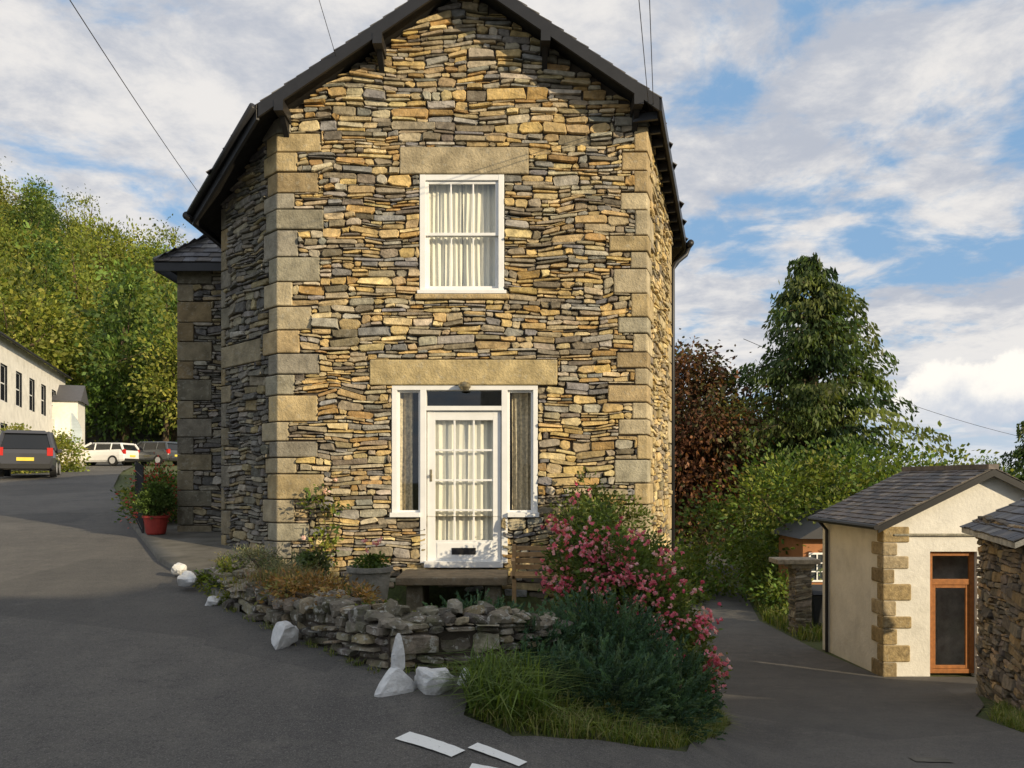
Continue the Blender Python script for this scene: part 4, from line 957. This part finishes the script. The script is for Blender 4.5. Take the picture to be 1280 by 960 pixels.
# ------------------------------------------------------------------ cars
def car(name,loc,rz,paint,L=4.1,W=1.76,Ht=1.5):
    e=empty(name,loc); e.rotation_euler=(0,0,rz)
    hL=L/2; ST=[(-hL,.42,.80,.86),(-hL+.05,.30,.94,.93),(-hL+.3,.24,1.0,1),(-hL*.35,.22,.97,1),(hL*.3,.22,.94,1),(hL*.5,.24,.91,.99),(hL*.82,.26,.78,.95),(hL-.08,.32,.66,.88),(hL,.42,.58,.8)]
    b=MB(); hw=W/2; rings=[]
    for (y,zb,zt,k) in ST:
        w=hw*k; rings.append([(-w*.9,y,zb),(-w*.98,y,zb+.12),(-w*1.0,y,zb+(zt-zb)*.55),(-w*.97,y,zb+(zt-zb)*.8),(-w*.9,y,zt),(w*.9,y,zt),(w*.97,y,zb+(zt-zb)*.8),(w*1.0,y,zb+(zt-zb)*.55),(w*.98,y,zb+.12),(w*.9,y,zb)])
    vs=[v for r_ in rings for v in r_]; n=10; fs=[]
    for i in range(len(ST)-1):
        for k in range(n): fs.append((i*n+k,i*n+(k+1)%n,(i+1)*n+(k+1)%n,(i+1)*n+k))
    fs+=[tuple(range(n)),tuple(range((len(ST)-1)*n,len(ST)*n))]
    b.add(vs,fs,paint,0)
    zt=.96; top=Ht; wb_=hw*.90; wt_=hw*.74
    base=[(-hL+.08,zt),(hL*.52,zt-.05)]; roof=[(-hL+.32,top-.07),(hL*.1,top-.03)]
    q=[(-wb_,base[0][0],zt),(wb_,base[0][0],zt),(wb_,base[1][0],zt-.03),(-wb_,base[1][0],zt-.03),(-wt_,roof[0][0],roof[0][1]),(wt_,roof[0][0],roof[0][1]),(wt_,roof[1][0],roof[1][1]),(-wt_,roof[1][0],roof[1][1])]
    b.add(q,[(0,1,5,4),(1,2,6,5),(2,3,7,6),(3,0,4,7)],(1,1,1),1)
    b.add([(-wt_-.02,roof[0][0]-.1,roof[0][1]-.05),(wt_+.02,roof[0][0]-.1,roof[0][1]-.05),(wt_+.02,roof[1][0]+.06,roof[1][1]-.05),(-wt_-.02,roof[1][0]+.06,roof[1][1]-.05),(-wt_+.1,roof[0][0],top-.01),(wt_-.1,roof[0][0],top-.01),(wt_-.1,roof[1][0]-.05,top+.01),(-wt_+.1,roof[1][0]-.05,top+.01)],[(0,1,5,4),(1,2,6,5),(2,3,7,6),(3,0,4,7),(4,5,6,7),(3,2,1,0)],paint,0)
    for s in (-1,1):
        for (pa,pb) in ((q[0],q[4]),(q[3],q[7])):
            b.tube([(s*abs(pa[0]),pa[1],pa[2]),(s*abs(pb[0]),pb[1],pb[2])],.075,6,paint,0)
        for ym in (-.1,-hL+.95): b.tube([(s*wb_*1.0,ym,zt),(s*(wt_+.01),ym,top-.06)],.04,6,paint,0)
        for wy in (-hL+.75,hL-.8):
            b.tube([(s*(hw-.2),wy,.31),(s*(hw+.01),wy,.31)],.32,22,(.015,.015,.015),3); b.tube([(s*(hw),wy,.31),(s*(hw+.02),wy,.31)],.2,12,(.45,.45,.46),3)
        b.box(s*hw*.82-.09,s*hw*.82+.09,-hL-.015,-hL+.16,.72,1.0,(.5,.015,.01),2); b.box(s*hw*.72-.14,s*hw*.72+.14,hL-.16,hL+.0,.55,.68,(.7,.7,.7),2)
        b.box(s*(hw+.02)-.07,s*(hw+.02)+.07,hL*.38,hL*.38+.1,.92,1.04,paint,0)
    b.box(-hw*.82,hw*.82,-hL-.03,-hL+.1,.28,.44,(.02,.02,.02),3)
    b.box(-.26,.26,-hL-.035,-hL,.54,.66,(.75,.6,.08),3); b.box(-.26,.26,hL-.02,hL+.03,.40,.51,(.75,.75,.75),3)
    b.build('body',[m_carpaint,m_carglass,m_gen,m_gen],e,bevel=.045)
car('parked_car',(-17.6,29.2,h(-17.6,29.2)+.02),math.radians(27),(.045,.045,.05),3.8,1.80,1.62)
car('parked_car',(-25.9,50.5,h(-25.9,50.5)+.02),math.radians(80),(.75,.75,.75),4.3,1.76,1.42)
car('parked_car',(-23.2,51.5,h(-23.2,51.5)+.02),math.radians(70),(.05,.055,.06),4.2)

def cable(p,q,sag=.15,r=.006):
    p=Vector(p);q=Vector(q); pts=[]
    for k in range(17):
        t=k/16; v=p.lerp(q,t); v.z-=sag*4*t*(1-t); pts.append(v)
    mb=MB(); mb.tube(pts,r,5); mb.build('overhead_cable',[m_black])
cable((-4.62,12.3,5.75),(-2.6,2.5,5.05),.1,.004)
cable((-2.25,10.3,7.0),(-2.2,1.0,9.1),.1,.004)
cable((1.78,10.4,6.42),(-.4,.5,7.3),.05,.005); cable((1.86,10.5,6.38),(-.1,.5,7.2),.05,.005)
cable((11,38,8.3),(52,70,4.2),1.0,.015)
def shadow_caster(xa,xb,eave,depth=7,yf=-4.0,col=(.72,.69,.62),ri=.9):  # unseen house added behind the camera; position and height shape the cast shadows
    b=MB(); b.box(xa,xb,yf-depth,yf-.25,-1.5,eave-.05,col,0)
    ym=yf-depth/2; 
    for ya in (yf,yf-depth-.25):
        vs=[(xa,ya,eave),(xb,ya,eave),(xb,ym,eave+ri),(xa,ym,eave+ri)]; vs+=[(p_,q_,r_-.12) for p_,q_,r_ in vs]
        b.add(vs,[(0,1,2,3),(7,6,5,4),(0,4,5,1),(1,5,6,2),(2,6,7,3),(3,7,4,0)],(.09,.09,.1),1)
    for xx in (xa+.02,xb-.02): b.add([(xx,yf-.25,eave-.1),(xx,yf-depth,eave-.1),(xx,ym,eave+ri-.05)],[(0,1,2)],col,0)
    x=xa+1.2
    while x<xb-1.5:
        for zz in (.9,3.6):
            b.box(x,x+1,yf-.27,yf-.235,zz,zz+1.3,(.75,.75,.74),0); b.box(x+.08,x+.92,yf-.26,yf-.225,zz+.08,zz+1.22,(1,1,1),2)
        x+=2.6
    b.build('unseen_shadow_house',[m_gen,m_slate,m_carglass])
shadow_caster(-1,15.2,7.1); shadow_caster(15.22,21.5,8.3,ri=.5); shadow_caster(21.52,48,6.85)

# ------------------------------------------------------------------ light
az=math.radians(52); el=math.radians(18.5)
S=Vector((math.sin(az)*math.cos(el),-math.cos(az)*math.cos(el),math.sin(el)))
sun=bpy.data.lights.new('sun','SUN'); sun.energy=5.0; sun.angle=math.radians(.5); sun.color=(1,.83,.56)
so=bpy.data.objects.new('sun',sun); so.rotation_euler=(-S).to_track_quat('-Z','Y').to_euler(); COL.objects.link(so)
w=bpy.data.worlds.new('World'); scene.world=w; w.use_nodes=True; t=w.node_tree; t.nodes.clear(); nt=NT(t)
sky=nt.new('ShaderNodeTexSky',sky_type='NISHITA'); sky.sun_disc=False; sky.sun_elevation=el; sky.sun_rotation=math.atan2(S.x,S.y); sky.air_density=1.0; sky.dust_density=1.5
tc=nt.new('ShaderNodeTexCoord').outputs['Generated']; sp=nt.new('ShaderNodeSeparateXYZ'); nt.l.new(tc,sp.inputs[0])
zz=nt.math('ADD',nt.math('MAXIMUM',sp.outputs[2],0.0),.16)
cb=nt.new('ShaderNodeCombineXYZ'); nt.l.new(nt.math('DIVIDE',sp.outputs[0],zz),cb.inputs[0]); nt.l.new(nt.math('DIVIDE',sp.outputs[1],zz),cb.inputs[1])
cb.inputs[2].default_value=3.7
vec=cb.outputs[0]
n1=nt.noise(vec,3.0,10,.6,.25); n2=nt.noise(vec,.8,4,.5,.2); n3=nt.noise(vec,5.0,9,.65,.2); n4=nt.noise(vec,1.5,6,.55,.3)
dens=nt.math('ADD',nt.math('MULTIPLY',n1,.62),nt.math('MULTIPLY',n2,.43))
mask=nt.mr(dens,.43,.54,0,1,True)
K=9.0
bl2=nt.mix(.6,sky.outputs[0],(.30*K,.54*K,.86*K))
shade=nt.mr(nt.math('ADD',nt.math('MULTIPLY',n3,.55),nt.math('MULTIPLY',n4,.45)),.37,.59,0,1,True)
cloud=nt.mix(shade,(.50*K,.53*K,.60*K),(.86*K,.83*K,.80*K))
c=nt.mix(nt.math('MULTIPLY',mask,.97),bl2,cloud)
hz_=nt.mr(sp.outputs[2],0.0,.16,.7,0,True); c=nt.mix(hz_,c,(.66*K,.72*K,.80*K))
yy_=nt.math('MAXIMUM',sp.outputs[1],.01); ua=nt.math('DIVIDE',sp.outputs[0],yy_); va=nt.math('DIVIDE',sp.outputs[2],yy_)
cn=nt.noise(tc,15,7,.6); 
u_=nt.math('DIVIDE',nt.math('SUBTRACT',ua,.60),.12); v_=nt.math('DIVIDE',nt.math('SUBTRACT',va,.108),.05)
rr=nt.math('SQRT',nt.math('ADD',nt.math('MULTIPLY',u_,u_),nt.math('MULTIPLY',v_,v_)))
cd=nt.mr(nt.math('ADD',nt.math('SUBTRACT',1.0,rr),nt.math('MULTIPLY',nt.math('SUBTRACT',cn,.5),2.4)),0,.3,0,1,True)
cs_=nt.mix(nt.mr(nt.math('ADD',v_,nt.math('MULTIPLY',nt.math('SUBTRACT',cn,.5),4.0)),-1.0,.7,0,1,True),(.58*K,.63*K,.72*K),(1.05*K,1.0*K,.92*K))
c=nt.mix(cd,c,cs_)
bg=nt.new('ShaderNodeBackground'); nt.l.new(c,bg.inputs[0]); bg.inputs[1].default_value=.112
o=nt.new('ShaderNodeOutputWorld'); nt.l.new(bg.outputs[0],o.inputs[0])
scene.view_settings.view_transform='Standard'; scene.view_settings.look='None'; scene.view_settings.exposure=0
cam=bpy.data.cameras.new('camera'); cam.lens=28.125; cam.sensor_width=36; cam.shift_y=.09375; cam.clip_end=6000; cam.clip_start=.1
co=bpy.data.objects.new('camera',cam); co.location=(0,0,1.6); co.rotation_euler=(math.radians(90),0,0); COL.objects.link(co); scene.camera=co
